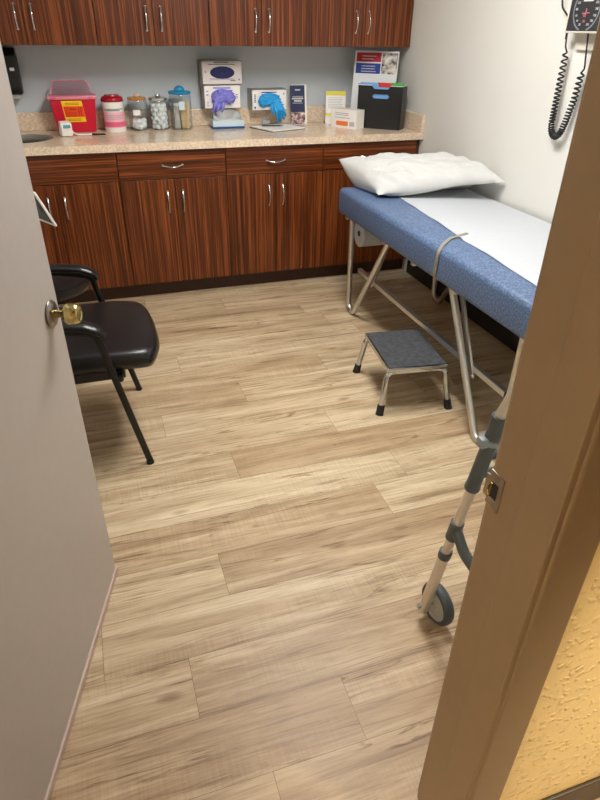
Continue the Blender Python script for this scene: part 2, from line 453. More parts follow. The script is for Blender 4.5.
st('baseboard_hall', b, M['hall_base'])

# door frame: jambs with stop, casings on both sides
t = BM()
for sx, sgn in ((DX1, 1), (DX0, -1)):
    a, b2 = sorted((sx, sx + .02 * sgn)); box(t, a, b2, .409, YF + .001, 0, 2.06, bev=.002)
    a, b2 = sorted((sx - .004 * sgn, sx + .003 * sgn)); box(t, a, b2, .409, .476, 0, 2.06, bev=.0025)
    a, b2 = sorted((sx + .006 * sgn, sx + .078 * sgn)); box(t, a, b2, .405, YH, 0, 2.115, bev=.004)
    a, b2 = sorted((sx + .006 * sgn, sx + .055 * sgn)); box(t, a, b2, YF, YF + .012, 0, 2.1, bev=.004)
box(t, DX0, DX1, .409, YF + .001, 2.04, 2.06, bev=.002)
box(t, DX0 - .078, DX1 + .078, .405, YH, 2.046, 2.115, bev=.004); box(t, DX0 - .06, DX1 + .06, YF, YF + .012, 2.046, 2.1, bev=.004)
frame = st('trim_1', t, M['jamb'])
# strike plate on the right jamb
sy, sz = .530, .91
b = BM(); x1 = DX1 + .0005
box(b, x1 - .0026, x1, sy - .016, sy + .014, sz - .03, sz + .03, bev=.0008)
prism(b, [(sy + .012, sz - .02), (sy + .012, sz + .02)] + [(sy + .021, sz + .018), (sy + .021, sz - .018)], 'x', x1 - .003, x1 - .001)
sp = obj('strike_plate', b, M['strike'], frame)
b = BM(); prism(b, [(sy - .008, sz - .013), (sy + .006, sz - .013), (sy + .006, sz + .013), (sy - .008, sz + .013)], 'x', x1 - .0032, x1 - .0024); obj('latch_hole', b, M['rubber'], sp)
b = BM(); tube(b, [(x1 - .0045, sy + .004 + .008 * math.sin(a), sz - .002 + .013 * math.cos(a)) for a in [PI * (i / 8) - .2 for i in range(9)]], .0022, 8); obj('strike_lip', b, M['brass'], sp)
for dz in (-.023, .023): obj('screw', lt([(0, -.002), (.0042, -.0015), (.0042, .001)], (x1 - .0026, sy - .003, sz + dz), (-1, 0, 0), 12), M['chrome'], sp)

# the open door
du = V((.2860, .9582, 0)); dn = V((.9582, -.2860, 0)); hp = V((-.3870, .5400, 0)) - dn * 0
DM = Matrix(((du.x, -dn.x, 0, hp.x), (du.y, -dn.y, 0, hp.y), (0, 0, 1, 0), (0, 0, 0, 1)))   # local x along leaf, y into leaf, z up
door = st('door_1', bx(0, .914, 0, .045, .012, 2.03, bev=.0015, M=DM), M['door'])
dw = lambda x, y, z: tuple(DM @ V((x, y, z)))
obj('door_sweep', bx(0.0, .916, -.006, .004, .003, .024, bev=.002, M=DM), plain('pale_vinyl_sweep', srgb(186, 164, 150), .45, mott=.06), door)
k = obj('knob_rose', lt([(.0, .0), (.030, .0), (.032, .004), (.029, .008), (.02, .011), (.013, .013), (0, .013)], dw(.857, 0, .909), dn, 36), M['nickel'], door, smooth=40)
obj('door_knob', lt([(.010, .010), (.009, .028), (.012, .031), (.019, .0335), (.0225, .037), (.0245, .043), (.0250, .049), (.0240, .056), (.0215, .063), (.019, .0665), (.0165, .067), (.0155, .0655), (.012, .0645), (0, .0645)], dw(.857, 0, .909), dn, 36), M['brass'], k, smooth=80)
obj('knob_rose', lt([(.0, .0), (.034, .0), (.036, .004), (.033, .008), (.014, .014), (.011, .03), (.023, .038), (.0275, .052), (.019, .076), (0, .078)], dw(.85, .045, .909), -dn, 24), M['nickel'], door, smooth=40)
obj('latch_plate', bx(.9135, .9155, .010, .035, .88, .94, bev=.0005, M=DM), M['brass'], door)
for z in (.25, 1.05, 1.82): obj('hinge', tb([dw(-.006, .049, z - .045), dw(-.006, .049, z + .045)], .007, 10), M['nickel'], door, smooth=40)

# ceiling lights
def clight(name, label, x0, x1, y0, y1, mat):
    t = thing(name, label, 'ceiling light', ((x0 + x1) / 2, (y0 + y1) / 2, H))
    b = BM(); w = .025
    for a in ((x0 - w, x0, y0 - w, y1 + w), (x1, x1 + w, y0 - w, y1 + w), (x0, x1, y0 - w, y0), (x0, x1, y1, y1 + w)): box(b, *a, H - .022, H, bev=.002)
    obj('frame', b, M['white'], t); obj('diffuser', bx(x0, x1, y0, y1, H - .014, H - .002), mat, t)
clight('ceiling_light', 'white framed fluorescent panel on the exam room ceiling', .6, 1.15, 1.5, 2.7, M['lamp'])
clight('ceiling_light', 'warm fluorescent panel on the hallway ceiling outside the door', -2.7, -2.1, -1.0, .1, M['halllamp'])

# added spot, no known lamp: brightens the yellow wall beside the door
t = thing('ceiling_light', 'added round spot on the hallway ceiling to brighten the yellow wall', 'ceiling light', (1.3, -.6, H))
obj('added_spot_ring', lt([(.055, 0), (.075, 0), (.075, -.006), (.05, -.008), (.05, 0)], (1.3, -.6, H), n=32), M['white'], t, smooth=40)
ld_ = bpy.data.lights.new('added_hall_spot', 'SPOT'); ld_.energy = 330; ld_.color = (1, .92, .76); ld_.spot_size = math.radians(41); ld_.spot_blend = 1.0; ld_.shadow_soft_size = .04
lo_ = link(bpy.data.objects.new('added_hall_spot', ld_)); lo_.location = (1.3, -.6, H - .03)
lo_.rotation_euler = (V((1.14, .42, .55)) - lo_.location).to_track_quat('-Z', 'Y').to_euler()

# ------------------------------------------------------------------ cabinets
FY = 3.631          # base door faces
def pull_v(x, y, z0, z1, parent):
    pts = []
    for i in range(13):
        s = i / 12; pts.append((x, y - .004 - .026 * math.sin(PI * s) ** .8, z0 + (z1 - z0) * s))
    b = tb(pts, .0045, 10, taper=lambda s: 1.25 - .45 * math.sin(PI * s))
    for z in (z0, z1): lathe(b, [(0, 0), (.0075, 0), (.0065, .006), (0, .007)], (x, y, z), (0, -1, 0), 12)
    obj('handle', b, M['chrome'], parent, smooth=50)
def pull_h(xc, y, z, parent, L=.112):
    pts = [(xc - L / 2 + L * i / 12, y - .004 - .024 * math.sin(PI * i / 12) ** .8, z - .008 * math.sin(PI * i / 12)) for i in range(13)]
    b = tb(pts, .0045, 10, taper=lambda s: 1.2 - .35 * math.sin(PI * s))
    for x in (xc - L / 2, xc + L / 2): lathe(b, [(0, 0), (.0075, 0), (.0065, .006), (0, .007)], (x, y, z), (0, -1, 0), 12)
    obj('handle', b, M['chrome'], parent, smooth=50)
bounds = [XL + .004, .136, .748, 1.353, 1.985]
splits = [-.212, .441, 1.051, 1.672]
lab = ['wood laminate base cabinet under the sink, leftmost in the row, partly behind the open door',
       'wood laminate base cabinet below the cotton jars and the glove boxes',
       'wood laminate base cabinet below the clipboard and the navy leaflet',
       'wood laminate base cabinet at the right end, behind the head of the exam table']
g = .002
for i in range(4):
    a, c, s = bounds[i], bounds[i + 1], splits[i]
    t = thing('base_cabinet', lab[i], 'cabinet', ((a + c) / 2, FY + .3, 0), 'wood laminate base cabinets along the back wall')
    xe = c if i < 3 else XR - .003
    b = bx(a, xe, FY + .020, YB - .005, .09, .872); 
    if i == 0:   # well for the sink bowl
        b.free(); b = BM(); box(b, a, a + .018, FY + .02, YB - .005, .09, .872); box(b, xe - .018, xe, FY + .02, YB - .005, .09, .872); box(b, a, xe, YB - .02, YB - .005, .09, .872); box(b, a, xe, FY + .02, YB - .005, .09, .108)
    obj('body', b, M['carcass'], t)
    obj('toe_kick', bx(a, xe, FY + .068, FY + .085, 0, .09), M['kick'], t)
    dr = obj('drawer', bx(a + g, c - g, FY, FY + .02, .718, .868, bev=.0015), M['lam_h'], t)
    if i: pull_h({1: .439, 2: 1.05, 3: 1.66}[i], FY, .79, dr)
    for x0, x1, hx in ((a + g, s - g / 2, s - .045), (s + g / 2, c - g, s + .042)):
        d = obj('door', bx(x0, x1, FY, FY + .02, .1, .714, bev=.0015), M['lam_v'], t)
        pull_v(hx, FY, .532, .648, d)
    if i == 3: obj('filler_strip', bx(c, XR - .004, FY + .012, FY + .02, .09, .87), M['kick'], t)  # filler toned dark: shade of the gap at the wall put into its colour
UY, UZ = 3.895, 1.367
ulab = ['wood laminate wall cabinet above the sink and the sharps container, leftmost of the row',
        'wood laminate wall cabinet above the cotton jars and the stacked glove boxes',
        'wood laminate wall cabinet above the bright blue glove box and the navy leaflet',
        'wood laminate wall cabinet at the right end, above the black file box']
for i in range(4):
    a, c, s = bounds[i], bounds[i + 1], splits[i]
    if i == 3: c = XR - .006
    t = thing('wall_cabinet', ulab[i], 'cabinet', ((a + c) / 2, UY + .16, UZ), 'wood laminate wall cabinets above the counter')
    obj('body', bx(a, c, UY + .02, YB - .003, UZ, UZ + .76), M['carcass'], t)
    for x0, x1, hx in ((a + g, s - g / 2, s - .038), (s + g / 2, c - g, s + .042)):
        d = obj('door', bx(x0, x1, UY, UY + .02, UZ, UZ + .76, bev=.0015), M['lam_v'], t)
        pull_v(hx, UY, 1.44, 1.547, d)

# countertop with an oval cut-out for the sink
CT = .914; SC = V((-.385, 3.92, 0)); SRX, SRY = .195, .155
b = BM(); n = 48
y0, y1, x0, x1 = FY - .025, YB - .004, XL + .004, XR - .003
def ring(z, k=1.): return [b.verts.new((max(x0 + .005, SC.x + SRX * k * math.cos(2 * PI * j / n)), SC.y + SRY * k * math.sin(2 * PI * j / n), z)) for j in range(n)]
def border(z):
    out = []
    for j in range(n):
        a = 2 * PI * j / n; cx, cy = math.cos(a), math.sin(a)
        s = min(((x1b - SC.x) / cx) if cx > 1e-6 else 9, ((x0 - SC.x) / cx) if cx < -1e-6 else 9, ((y1 - SC.y) / cy) if cy > 1e-6 else 9, ((y0 - SC.y) / cy) if cy < -1e-6 else 9)
        out.append(b.verts.new((SC.x + cx * s, SC.y + cy * s, z)))
    return out
SRX = .175; SC.x = -.315 + 0.0
SC.x = -.36; SRX = .172
x1b = -.10
def cap(z, flip):
    rr = ring(z)
    # outer square mesh: strips to left/right blocks
    ou = border(z)
    for j in range(n): b.faces.new((rr[j], rr[(j + 1) % n], ou[(j + 1) % n], ou[j]))
    for (cx, cy) in ((x1b, y1), (x0, y1), (x0, y0), (x1b, y0)):
        # corner triangles
        best = sorted(range(n), key=lambda j: (ou[j].co.x - cx) ** 2 + (ou[j].co.y - cy) ** 2)[:2]
        cands = []
        for j in range(n):
            k2 = (j + 1) % n; p, q2 = ou[j].co, ou[k2].co
            if abs(p.x - q2.x) > 1e-5 and abs(p.y - q2.y) > 1e-5 and (p - V((cx, cy, z))).length < .2: cands.append((j, k2))
        if cands:
            j, k2 = cands[0]; b.faces.new((ou[j], ou[k2], b.verts.new((cx, cy, z))))
    b.faces.new([b.verts.new(p) for p in ((x1b, y0, z), (x1, y0, z), (x1, y1, z), (x1b, y1, z))])
    return rr
r1 = cap(CT, 0); r2 = cap(CT - .04, 1)
for j in range(n): b.faces.new((r1[j], r1[(j + 1) % n], r2[(j + 1) % n], r2[j]))
for p, q2 in (((x0, y0), (x1, y0)), ((x1, y0), (x1, y1)), ((x1, y1), (x0, y1)), ((x0, y1), (x0, y0))):
    b.faces.new([b.verts.new(v) for v in ((*p, CT), (*q2, CT), (*q2, CT - .04), (*p, CT - .04))])
bmesh.ops.remove_doubles(b, verts=b.verts, dist=1e-5)
ctop = thing('countertop', 'beige speckled stone-look countertop running along the back wall over the base cabinets', 'countertop', (.75, FY, CT - .04))
obj('worktop', b, M['counter'], ctop)
st('trim_2', bx(x0, x1, YB - .024, YB - .002, CT + .0005, CT + .1, bev=.003), M['counter'])
st('trim_3', bx(XR - .022, XR - .001, y0, YB - .025, CT + .0005, CT + .1, bev=.003), M['counter'])
sink = thing('sink', 'oval stainless steel sink bowl set into the left end of the counter', 'sink', (SC.x, SC.y, CT - .16))
b = BM(); prof = [(.997, CT + .001), (.985, CT - .002), (.975, CT - .03), (.965, CT - .06), (.9, CT - .12), (.72, CT - .15), (.3, CT - .157), (.12, CT - .16)]
t_ = bmesh.new()
lathe(t_, prof, (0, 0, 0), n=48)
for v in t_.verts: v.co = V((max(XL + .03, SC.x + v.co.x * SRX), SC.y + v.co.y * SRY, v.co.z))
merge(b, t_); obj('bowl', b, M['sinksteel'], sink, smooth=60)
b = BM(); pr_ = [(1.0, CT - .004), (1.0, CT + .002), (1.025, CT + .0025), (1.04, CT + .0005)]
t_ = bmesh.new(); lathe(t_, pr_, (0, 0, 0), n=64)
for v in t_.verts: v.co = V((max(XL + .012, SC.x + v.co.x * SRX), SC.y + v.co.y * SRY, v.co.z))
merge(b, t_); obj('rim', b, M['steel'], sink, smooth=60)
obj('drain', lt([(.0, CT - .157), (.03, CT - .157), (.033, CT - .161), (0, CT - .163)], (SC.x, SC.y, 0), n=20), M['chrome'], sink)

# soap dispenser on the back wall
t = thing('soap_dispenser', 'black wall-mounted soap dispenser above the sink beside the open door', 'soap dispenser', (-.355, YB, 1.1))
obj('housing', prism(BM(), [(YB, 1.115), (YB - .085, 1.115), (YB - .10, 1.15), (YB - .10, 1.31), (YB - .08, 1.348), (YB, 1.348)], 'x', -.425, -.308, bev=.008), M['blackplastic'], t, smooth=40)
obj('label', bx(-.352, -.328, YB - .1012, YB - .0995, 1.236, 1.252), M['white'], t)
obj('nozzle', bx(-.385, -.325, YB - .075, YB - .03, 1.092, 1.116, bev=.005), M['wheelgrey'], t)

# ------------------------------------------------------------------ things on the counter
def lines(b, x0, x1, y, zs, h=.0022, d=.0006, M=None, ragged=True):
    for i, z in enumerate(zs):
        e = x1 - (x1 - x0) * (random.uniform(0, .25) if ragged else 0)
        box(b, x0, e, y - d, y, z - h / 2, z + h / 2, M=M)
# sharps container
sx, sy_ = -.045, 4.13
t = thing('sharps_container', 'red sharps container with raised clear lid and yellow and orange hazard sticker', 'sharps container', (sx, sy_, CT))
def frus(b, x0, x1, X0, X1, y0, y1, Y0, Y1, z0, z1):
    lo = [b.verts.new(p) for p in ((x0, y0, z0), (x1, y0, z0), (x1, y1, z0), (x0, y1, z0))]
    hi = [b.verts.new(p) for p in ((X0, Y0, z1), (X1, Y0, z1), (X1, Y1, z1), (X0, Y1, z1))]
    b.faces.new(lo[::-1]); b.faces.new(hi)
    for i in range(4): b.faces.new((lo[i], lo[(i + 1) % 4], hi[(i + 1) % 4], hi[i]))
    return b
fy0, fy1 = 4.085, 4.065   # front face y at bottom / top
b = frus(BM(), sx - .108, sx + .108, sx - .128, sx + .126, fy0, 4.19, fy1, 4.198, CT, CT + .18)
bmesh.ops.bevel(b, geom=list(b.edges), offset=.006, segments=2, affect='EDGES')
bd = obj('bin', b, M['red'], t, smooth=40)
obj('rim', bx(sx - .137, sx + .135, fy1 - .01, 4.203, CT + .178, CT + .198, bev=.005), M['pinkrim'], t, smooth=40)
# raised clear flap
pr = [(sx - .118, CT + .196), (sx - .100, CT + .258), (sx - .085, CT + .272), (sx + .08, CT + .272), (sx + .095, CT + .258), (sx + .115, CT + .196)]
b = BM(); A = [b.verts.new((x, 4.12 + (z - CT - .196) * .25, z)) for x, z in pr]; B_ = [b.verts.new((x, 4.12 + (z - CT - .196) * .25 + .012 + .05 * (1 - (z - CT - .196) / .076), z)) for x, z in pr]
b.faces.new(A); b.faces.new(B_[::-1])
for i in range(5): b.faces.new((A[i], A[i + 1], B_[i + 1], B_[i]))
lid = obj('lid', b, M['clearlid'], t)
b = tb([(x, 4.12 + (z - CT - .196) * .25 - .001, z) for x, z in pr], .0028, 8); obj('lid_edge', b, M['pinkrim'], lid)
for xx in (sx - .105, sx + .10): obj('lid_hinge', bx(xx - .015, xx + .015, fy1 - .012, fy1 - .008, CT + .183, CT + .194, bev=.001), M['pink'], t)
fl = lambda z: fy0 + (fy1 - fy0) * (z - CT) / .18 - .0012
def slab(b, x0, x1, z0, z1, o=.0, sk=0.):
    A = [b.verts.new(p) for p in ((x0 + sk, fl(z0) - o, z0), (x1 + sk, fl(z0) - o, z0), (x1, fl(z1) - o, z1), (x0, fl(z1) - o, z1))]
    B = [b.verts.new(v.co + V((0, .0006, 0))) for v in A]
    b.faces.new(A); b.faces.new(B[::-1])
    for i in range(4): b.faces.new((A[i], A[(i + 1) % 4], B[(i + 1) % 4], B[i]))
    return b
s1 = obj('sticker', slab(BM(), sx - .066, sx + .048, CT + .058, CT + .172, 0, .010), M['yellowlab'], bd)
obj('sticker_panel', slab(BM(), sx - .058, sx + .05, CT + .086, CT + .143, .0008, .004), M['orange'], s1)
b = BM()
tube(b, [(sx - .045 + .008 * math.cos(a), fl(CT + .126) - .0014, CT + .126 + .008 * math.sin(a)) for a in [2 * PI * i / 16 for i in range(17)]], .0014, 6)
for i, z in enumerate((CT + .108, CT + .098, CT + .091)): slab(b, sx - .05, sx + .012, z - .0016, z + .0016, .0012)
slab(b, sx - .026, sx + .012, CT + .123, CT + .128, .0012); slab(b, sx - .026, sx + .004, CT + .131, CT + .134, .0012)
for xx in (.022, .034): slab(b, sx + xx, sx + xx + .005, CT + .092, CT + .138, .0012)
for z in (CT + .152, CT + .160, CT + .068, CT + .075): slab(b, sx - .046, sx + .03, z - .0012, z + .0012, .0012)
obj('sticker_print', b, plain('dark_sticker_print', srgb(150, 60, 20), .6), s1)

# wipes canister
t = thing('wipes_canister', 'white wipes canister with pink label and dark red lid', 'wipes canister', (.176, 4.105, CT))
c = (.176, 4.105, CT)
obj('canister', lt([(0, 0), (.060, 0), (.062, .004), (.061, .15), (.061, .162), (0, .162)], c), M['white'], t, smooth=40)
def wrap(r, z0, z1, a0, a1, m, nm, cc=c, par=None):
    b = BM(); n_ = 16; lo = []; hi = []
    for i in range(n_ + 1):
        a = a0 + (a1 - a0) * i / n_
        for lst, z in ((lo, z0), (hi, z1)):
            lst.append([b.verts.new((cc[0] + rr * math.cos(a), cc[1] + rr * math.sin(a), cc[2] + z)) for rr in (r, r + .0006)])
    for i in range(n_):
        b.faces.new((lo[i][1], lo[i + 1][1], hi[i + 1][1], hi[i][1])); b.faces.new((lo[i][0], hi[i][0], hi[i + 1][0], lo[i + 1][0]))
        b.faces.new((hi[i][0], hi[i][1], hi[i + 1][1], hi[i + 1][0])); b.faces.new((lo[i][0], lo[i + 1][0], lo[i + 1][1], lo[i][1]))
    return obj(nm, b, m, par, smooth=60)
w = wrap(.0625, .025, .108, -PI * .95, -.12, M['palepink'], 'label', par=t)
wrap(.0634, .030, .056, -PI * .9, -.2, M['pink'], 'label_band', par=w)
for z, a1 in ((.125, -.6), (.118, -1.), (.092, -.5), (.083, -.7), (.072, -.4)): wrap(.0636, z - .0016, z + .0016, -PI * .82, a1, M['ink'] if z > .11 else M['paleink'], 'label_line', par=w)
obj('lid', lt([(0, .162), (.0635, .162), (.065, .166), (.064, .178), (.058, .188), (.044, .192), (.042, .198), (.02, .2), (0, .2)], c), M['darkred'], t, smooth=50)

# jars
def jar(label, cx, cy, r, h):
    t = thing('jar', label, 'jar', (cx, cy, CT), 'clear jars of cotton supplies on the counter')
    obj('jar_body', lt([(0, .0), (r - .004, 0), (r, .005), (r, h - .012), (r - .005, h), (r - .008, h), (r - .003, h - .013), (r - .003, .006), (0, .004)], (cx, cy, CT)), M['glass'], t, smooth=50)
    return t
j1 = (.320, 4.11); j2 = (.445, 4.11); j3 = (.578, 4.10)
t = jar('clear jar with amber lid, half full of cotton, beside the wipes canister', *j1, .059, .17)
ld = obj('lid', lt([(0, .167), (.054, .167), (.056, .171), (.054, .182), (.02, .186), (0, .186)], (*j1, CT)), M['amber'], t, smooth=40)
obj('lid_knob', lt([(0, .186), (.013, .186), (.016, .19), (.016, .2), (0, .202)], (*j1, CT)), M['amberknob'], ld, smooth=40)
obj('label', bx(j1[0] - .034, j1[0] + .008, j1[1] - .0605, j1[1] - .0595, CT + .088, CT + .118), M['card'], t)
b = BM()
for i in range(16): 
    a = i * 2.4; rr = .037 * math.sqrt((i % 8) / 8); blob(b, (j1[0] + rr * math.cos(a), j1[1] + rr * math.sin(a), CT + .022 + .012 * (i // 4) - .2 * rr), (.019, .019, .017), 2, .3, 2.)
obj('cotton_wool', b, M['cotton'], None, origin=(*j1, CT), smooth=90, label='loose white cotton wool heaped in the amber-lidded jar', cat='cotton wool', kind='stuff')
t = jar('clear jar with grey metal lid packed with cotton balls, middle of three', *j2, .056, .165)
ld = obj('lid', lt([(0, .163), (.054, .163), (.057, .167), (.056, .177), (.03, .183), (0, .184)], (*j2, CT)), M['steel'], t, smooth=40)
obj('lid_knob', lt([(0, .182), (.010, .182), (.016, .188), (.014, .195), (0, .196)], (*j2, CT)), M['steel'], ld, smooth=40)
proto = None
for lv in range(6):
    for i in range(6):
        a = 2 * PI * i / 6 + lv * .5; p = (j2[0] + .035 * math.cos(a), j2[1] + .035 * math.sin(a), CT + .018 + .0235 * lv)
        if proto is None:
            proto = obj('cotton_ball', blob(BM(), p, (.0172, .0172, .0135), 2, .12, 2.), M['cotton'], None, origin=p, smooth=90, label='white cotton ball in the jar with the grey metal lid', cat='cotton ball', group='cotton balls in the grey-lidded jar')
        else:
            o = proto.copy(); link(o); o.location = p; o.rotation_euler = (lv, i, 0)
t = jar('tallest clear jar with blue lid, holding swabs and wooden tongue depressors', *j3, .067, .198)
ld = obj('lid', lt([(0, .196), (.064, .196), (.068, .2), (.068, .209), (.06, .213), (0, .214)], (*j3, CT)), M['bluelid'], t, smooth=40)
b = BM(); blob(b, (j3[0], j3[1], CT + .214), (.034, .019, .028), 2); obj('lid_knob', b, M['bluelid'], ld, smooth=60)
obj('label', bx(j3[0] - .018, j3[0] + .016, j3[1] - .0692, j3[1] - .0682, CT + .115, CT + .16), M['paleblue'], t)
proto = None
for i in range(10):
    bx_, by_ = j3[0] - .042 + .007 * (i % 5), j3[1] - .03 + .018 * (i // 5) + .004 * (i % 2)
    if proto is None:
        proto = thing('cotton_swab', 'white cotton swab standing at the left in the blue-lidded jar', 'cotton swab', (bx_, by_, CT + .006), 'cotton swabs in the blue-lidded jar')
        obj('stick', tb([(bx_, by_, CT + .006), (bx_, by_, CT + .14)], .0016, 6), M['card'], proto)
        obj('tip', blob(BM(), (bx_, by_, CT + .14), (.004, .004, .01), 2), M['cotton'], proto, smooth=90)
        kids = list(proto.children)
    else:
        o = proto.copy(); link(o); o.location = (bx_, by_, CT + .006); o.rotation_euler = (.02, .10 * (.5 - (i % 5) / 5), 0)
        for ch in kids: c2 = ch.copy(); link(c2); c2.parent = o
proto = None
for i in range(8):
    bx_, by_ = j3[0] + .006 + .009 * (i % 4), j3[1] - .034 + .02 * (i // 4)
    if proto is None:
        b = BM(); hh = .15
        pts = [(-.0085, .0085), (-.006, .002), (0, 0), (.006, .002), (.0085, .0085), (.0085, hh - .0085), (.006, hh - .002), (0, hh), (-.006, hh - .002), (-.0085, hh - .0085)]
        prism(b, [(bx_ + p[0], CT + .006 + p[1]) for p in pts], 'y', by_ - .0008, by_ + .0008)
        proto = obj('tongue_depressor', b, M['sticks'], None, origin=(bx_, by_, CT + .006), label='flat wooden tongue depressor standing at the right in the blue-lidded jar', cat='tongue depressor', group='tongue depressors in the blue-lidded jar')
    else:
        o = proto.copy(); link(o); o.location = (bx_, by_, CT + .006 + .002 * (i % 3)); o.rotation_euler = (0, .09 * ((i % 4) / 4 - .1), .5 * (i % 3))

# glove boxes in wire brackets on the wall
def oval(b, cx, cz, rx, rz, y, d=.001, n_=32):
    prism(b, [(cx + rx * math.cos(2 * PI * i / n_), cz + rz * math.sin(2 * PI * i / n_)) for i in range(n_)], 'y', y - d, y); return b
def glovebox(label, x0, x1, z0, z1, y0, cx, cz, rx, rz, cardm, holem, depth=.105):
    t = thing('glove_box', label, 'glove box', ((x0 + x1) / 2, y0 + depth / 2, z0), 'glove boxes mounted on the back wall')
    obj('carton', bx(x0, x1, y0, min(y0 + depth, YB - .003), z0, z1, bev=.002), cardm, t)
    obj('opening', oval(BM(), cx, cz, rx, rz, y0, .0012), holem, t)
    # bracket
    b = BM()
    for z in (z0 - .003, z1 + .003): box(b, x0 - .004, x1 + .004, y0 + .02, YB - .001, z - .0015, z + .0015)
    for x in (x0 - .004, x1 + .004): box(b, x - .0015, x + .0015, y0 + .02, YB - .001, z0 - .003, z1 + .003)
    obj('bracket', b, M['nickel'], t)
    return t
gy = 4.115
t = glovebox('grey-white glove box with dark blue oval opening, upper of the two stacked on the wall', .728, .974, 1.160, 1.282, gy - .012, .851, 1.222, .076, .034, M['greycard'], M['deepblue'], .12)
b = BM(); lines(b, .765, .93, gy - .012, [1.266], .0045, ragged=False); lines(b, .80, .89, gy - .012, [1.275], .006, ragged=False); lines(b, .77, .93, gy - .012, [1.19, 1.184], .002); lines(b, .742, .752, gy - .012, [1.226], .006, ragged=False); lines(b, .95, .96, gy - .012, [1.184], .008, ragged=False); lines(b, .90, .94, gy - .012, [1.178], .005)
obj('print', b, M['ink'], t)
t = glovebox('white glove box with lavender gloves spilling out, lower of the two stacked on the wall', .735, .962, 1.024, 1.150, gy, .845, 1.092, .070, .040, M['card'], M['lav'])
b = BM(); lines(b, .79, .90, gy, [1.141, 1.135], .004, ragged=False); lines(b, .745, .76, gy, [1.12, 1.10], .006); lines(b, .93, .945, gy, [1.10, 1.09, 1.08], .005, ragged=False); lines(b, .745, .765, gy, [1.06, 1.05, 1.04], .003)
obj('print', b, M['lav'], t)
def glove(name, label, mat, bulges, fingers, parent_grp, origin):
    b = BM()
    for c_, r_ in bulges: blob(b, c_, r_, 4, .55, 4.2)
    for pts, r in fingers:
        tube(b, fillet(pts, .02, 4), r, 10, taper=lambda s: 1.1 - .45 * s ** 3)
    o = obj(name, b, mat, None, origin=origin, smooth=90, label=label, cat='glove', group=parent_grp); return o
glove('nitrile_glove', 'lavender glove bulging from the lower left glove box and drooping to the tissue box', M['lav'],
      [((.855, gy - .010, 1.092), (.060, .020, .036)), ((.815, gy - .014, 1.075), (.036, .02, .032)), ((.89, gy - .012, 1.08), (.034, .018, .028))],
      [([(.81, gy - .012, 1.07), (.79, gy - .03, 1.04), (.775, gy - .03, 1.0)], .012), ([(.83, gy - .012, 1.06), (.81, gy - .032, 1.03), (.792, gy - .03, .99)], .012), ([(.85, gy - .01, 1.06), (.84, gy - .028, 1.03), (.83, gy - .03, 1.005)], .012)], None, (.84, gy, 1.03))
t = glovebox('white glove box with a bright blue glove hanging out, left of the navy leaflet', 1.04, 1.266, 1.008, 1.122, gy, 1.15, 1.070, .064, .036, M['card'], M['cyan'])
b = BM(); lines(b, 1.10, 1.20, gy, [1.109], .006, ragged=False); lines(b, 1.052, 1.062, gy, [1.095, 1.085, 1.075, 1.065, 1.055], .006, ragged=False); lines(b, 1.23, 1.255, gy, [1.038], .004); lines(b, 1.245, 1.252, gy, [1.10], .008, ragged=False); lines(b, 1.052, 1.062, gy, [1.022], .012, ragged=False)
obj('print', b, M['posterblue'], t)
glove('nitrile_glove', 'bright blue glove hanging with fingers down from the right glove box', M['cyan'],
      [((1.15, gy - .010, 1.070), (.060, .020, .032)), ((1.108, gy - .012, 1.06), (.028, .018, .03)), ((1.19, gy - .016, 1.048), (.032, .018, .036))],
      [([(1.19, gy - .02, 1.05), (1.205, gy - .035, 1.01), (1.22, gy - .035, .945)], .012), ([(1.20, gy - .02, 1.05), (1.222, gy - .035, 1.01), (1.24, gy - .035, .955)], .012), ([(1.18, gy - .02, 1.04), (1.19, gy - .038, 1.0), (1.203, gy - .037, .94)], .012), ([(1.21, gy - .02, 1.05), (1.235, gy - .034, 1.01), (1.252, gy - .034, .975)], .011), ([(1.165, gy - .016, 1.04), (1.163, gy - .03, 1.01), (1.168, gy - .03, .985)], .011)], None, (1.19, gy, .95))

# tissue box
t = thing('tissue_box', 'flat pale blue tissue box with a white tissue pulled up', 'tissue box', (.862, 4.07, CT))
ty0, ty1 = 4.03, 4.14
obj('carton', bx(.762, .962, ty0, ty1, CT, CT + .048, bev=.002), M['paleblue'], t)
obj('blue_band', bx(.7615, .9625, ty0 - .0008, ty1, CT + .001, CT + .014), M['blueband'], t)
obj('opening', lt([(0, 0), (1, 0), (1, .0012), (0, .0012)], (.862, 4.085, CT + .048), sx=.07, sy=.03), M['white'], t)
b = BM(); n_ = 24
top = []
for i in range(n_ + 1):
    u_ = i / n_; a = PI * u_
    row = []
    for jx in range(7):
        v_ = jx / 6; x = .862 - .085 * math.cos(a) * (.55 + .45 * v_); z = CT + .048 + .062 * v_ * (math.sin(a) ** .6)
        y = 4.085 + .018 * math.sin(u_ * 19) * v_ - .022 * math.sin(a) * v_ * (1 if i % 2 else .6)
        row.append(b.verts.new((x, y, z)))
    top.append(row)
for i in range(n_):
    for jx in range(6): b.faces.new((top[i][jx], top[i + 1][jx], top[i + 1][jx + 1], top[i][jx + 1]))
bmesh.ops.solidify(b, geom=list(b.faces), thickness=.001)
obj('tissue', b, M['tissue'], None, origin=(.862, 4.085, CT + .049), smooth=80, label='white paper tissue sticking up out of the pale blue box', cat='tissue')

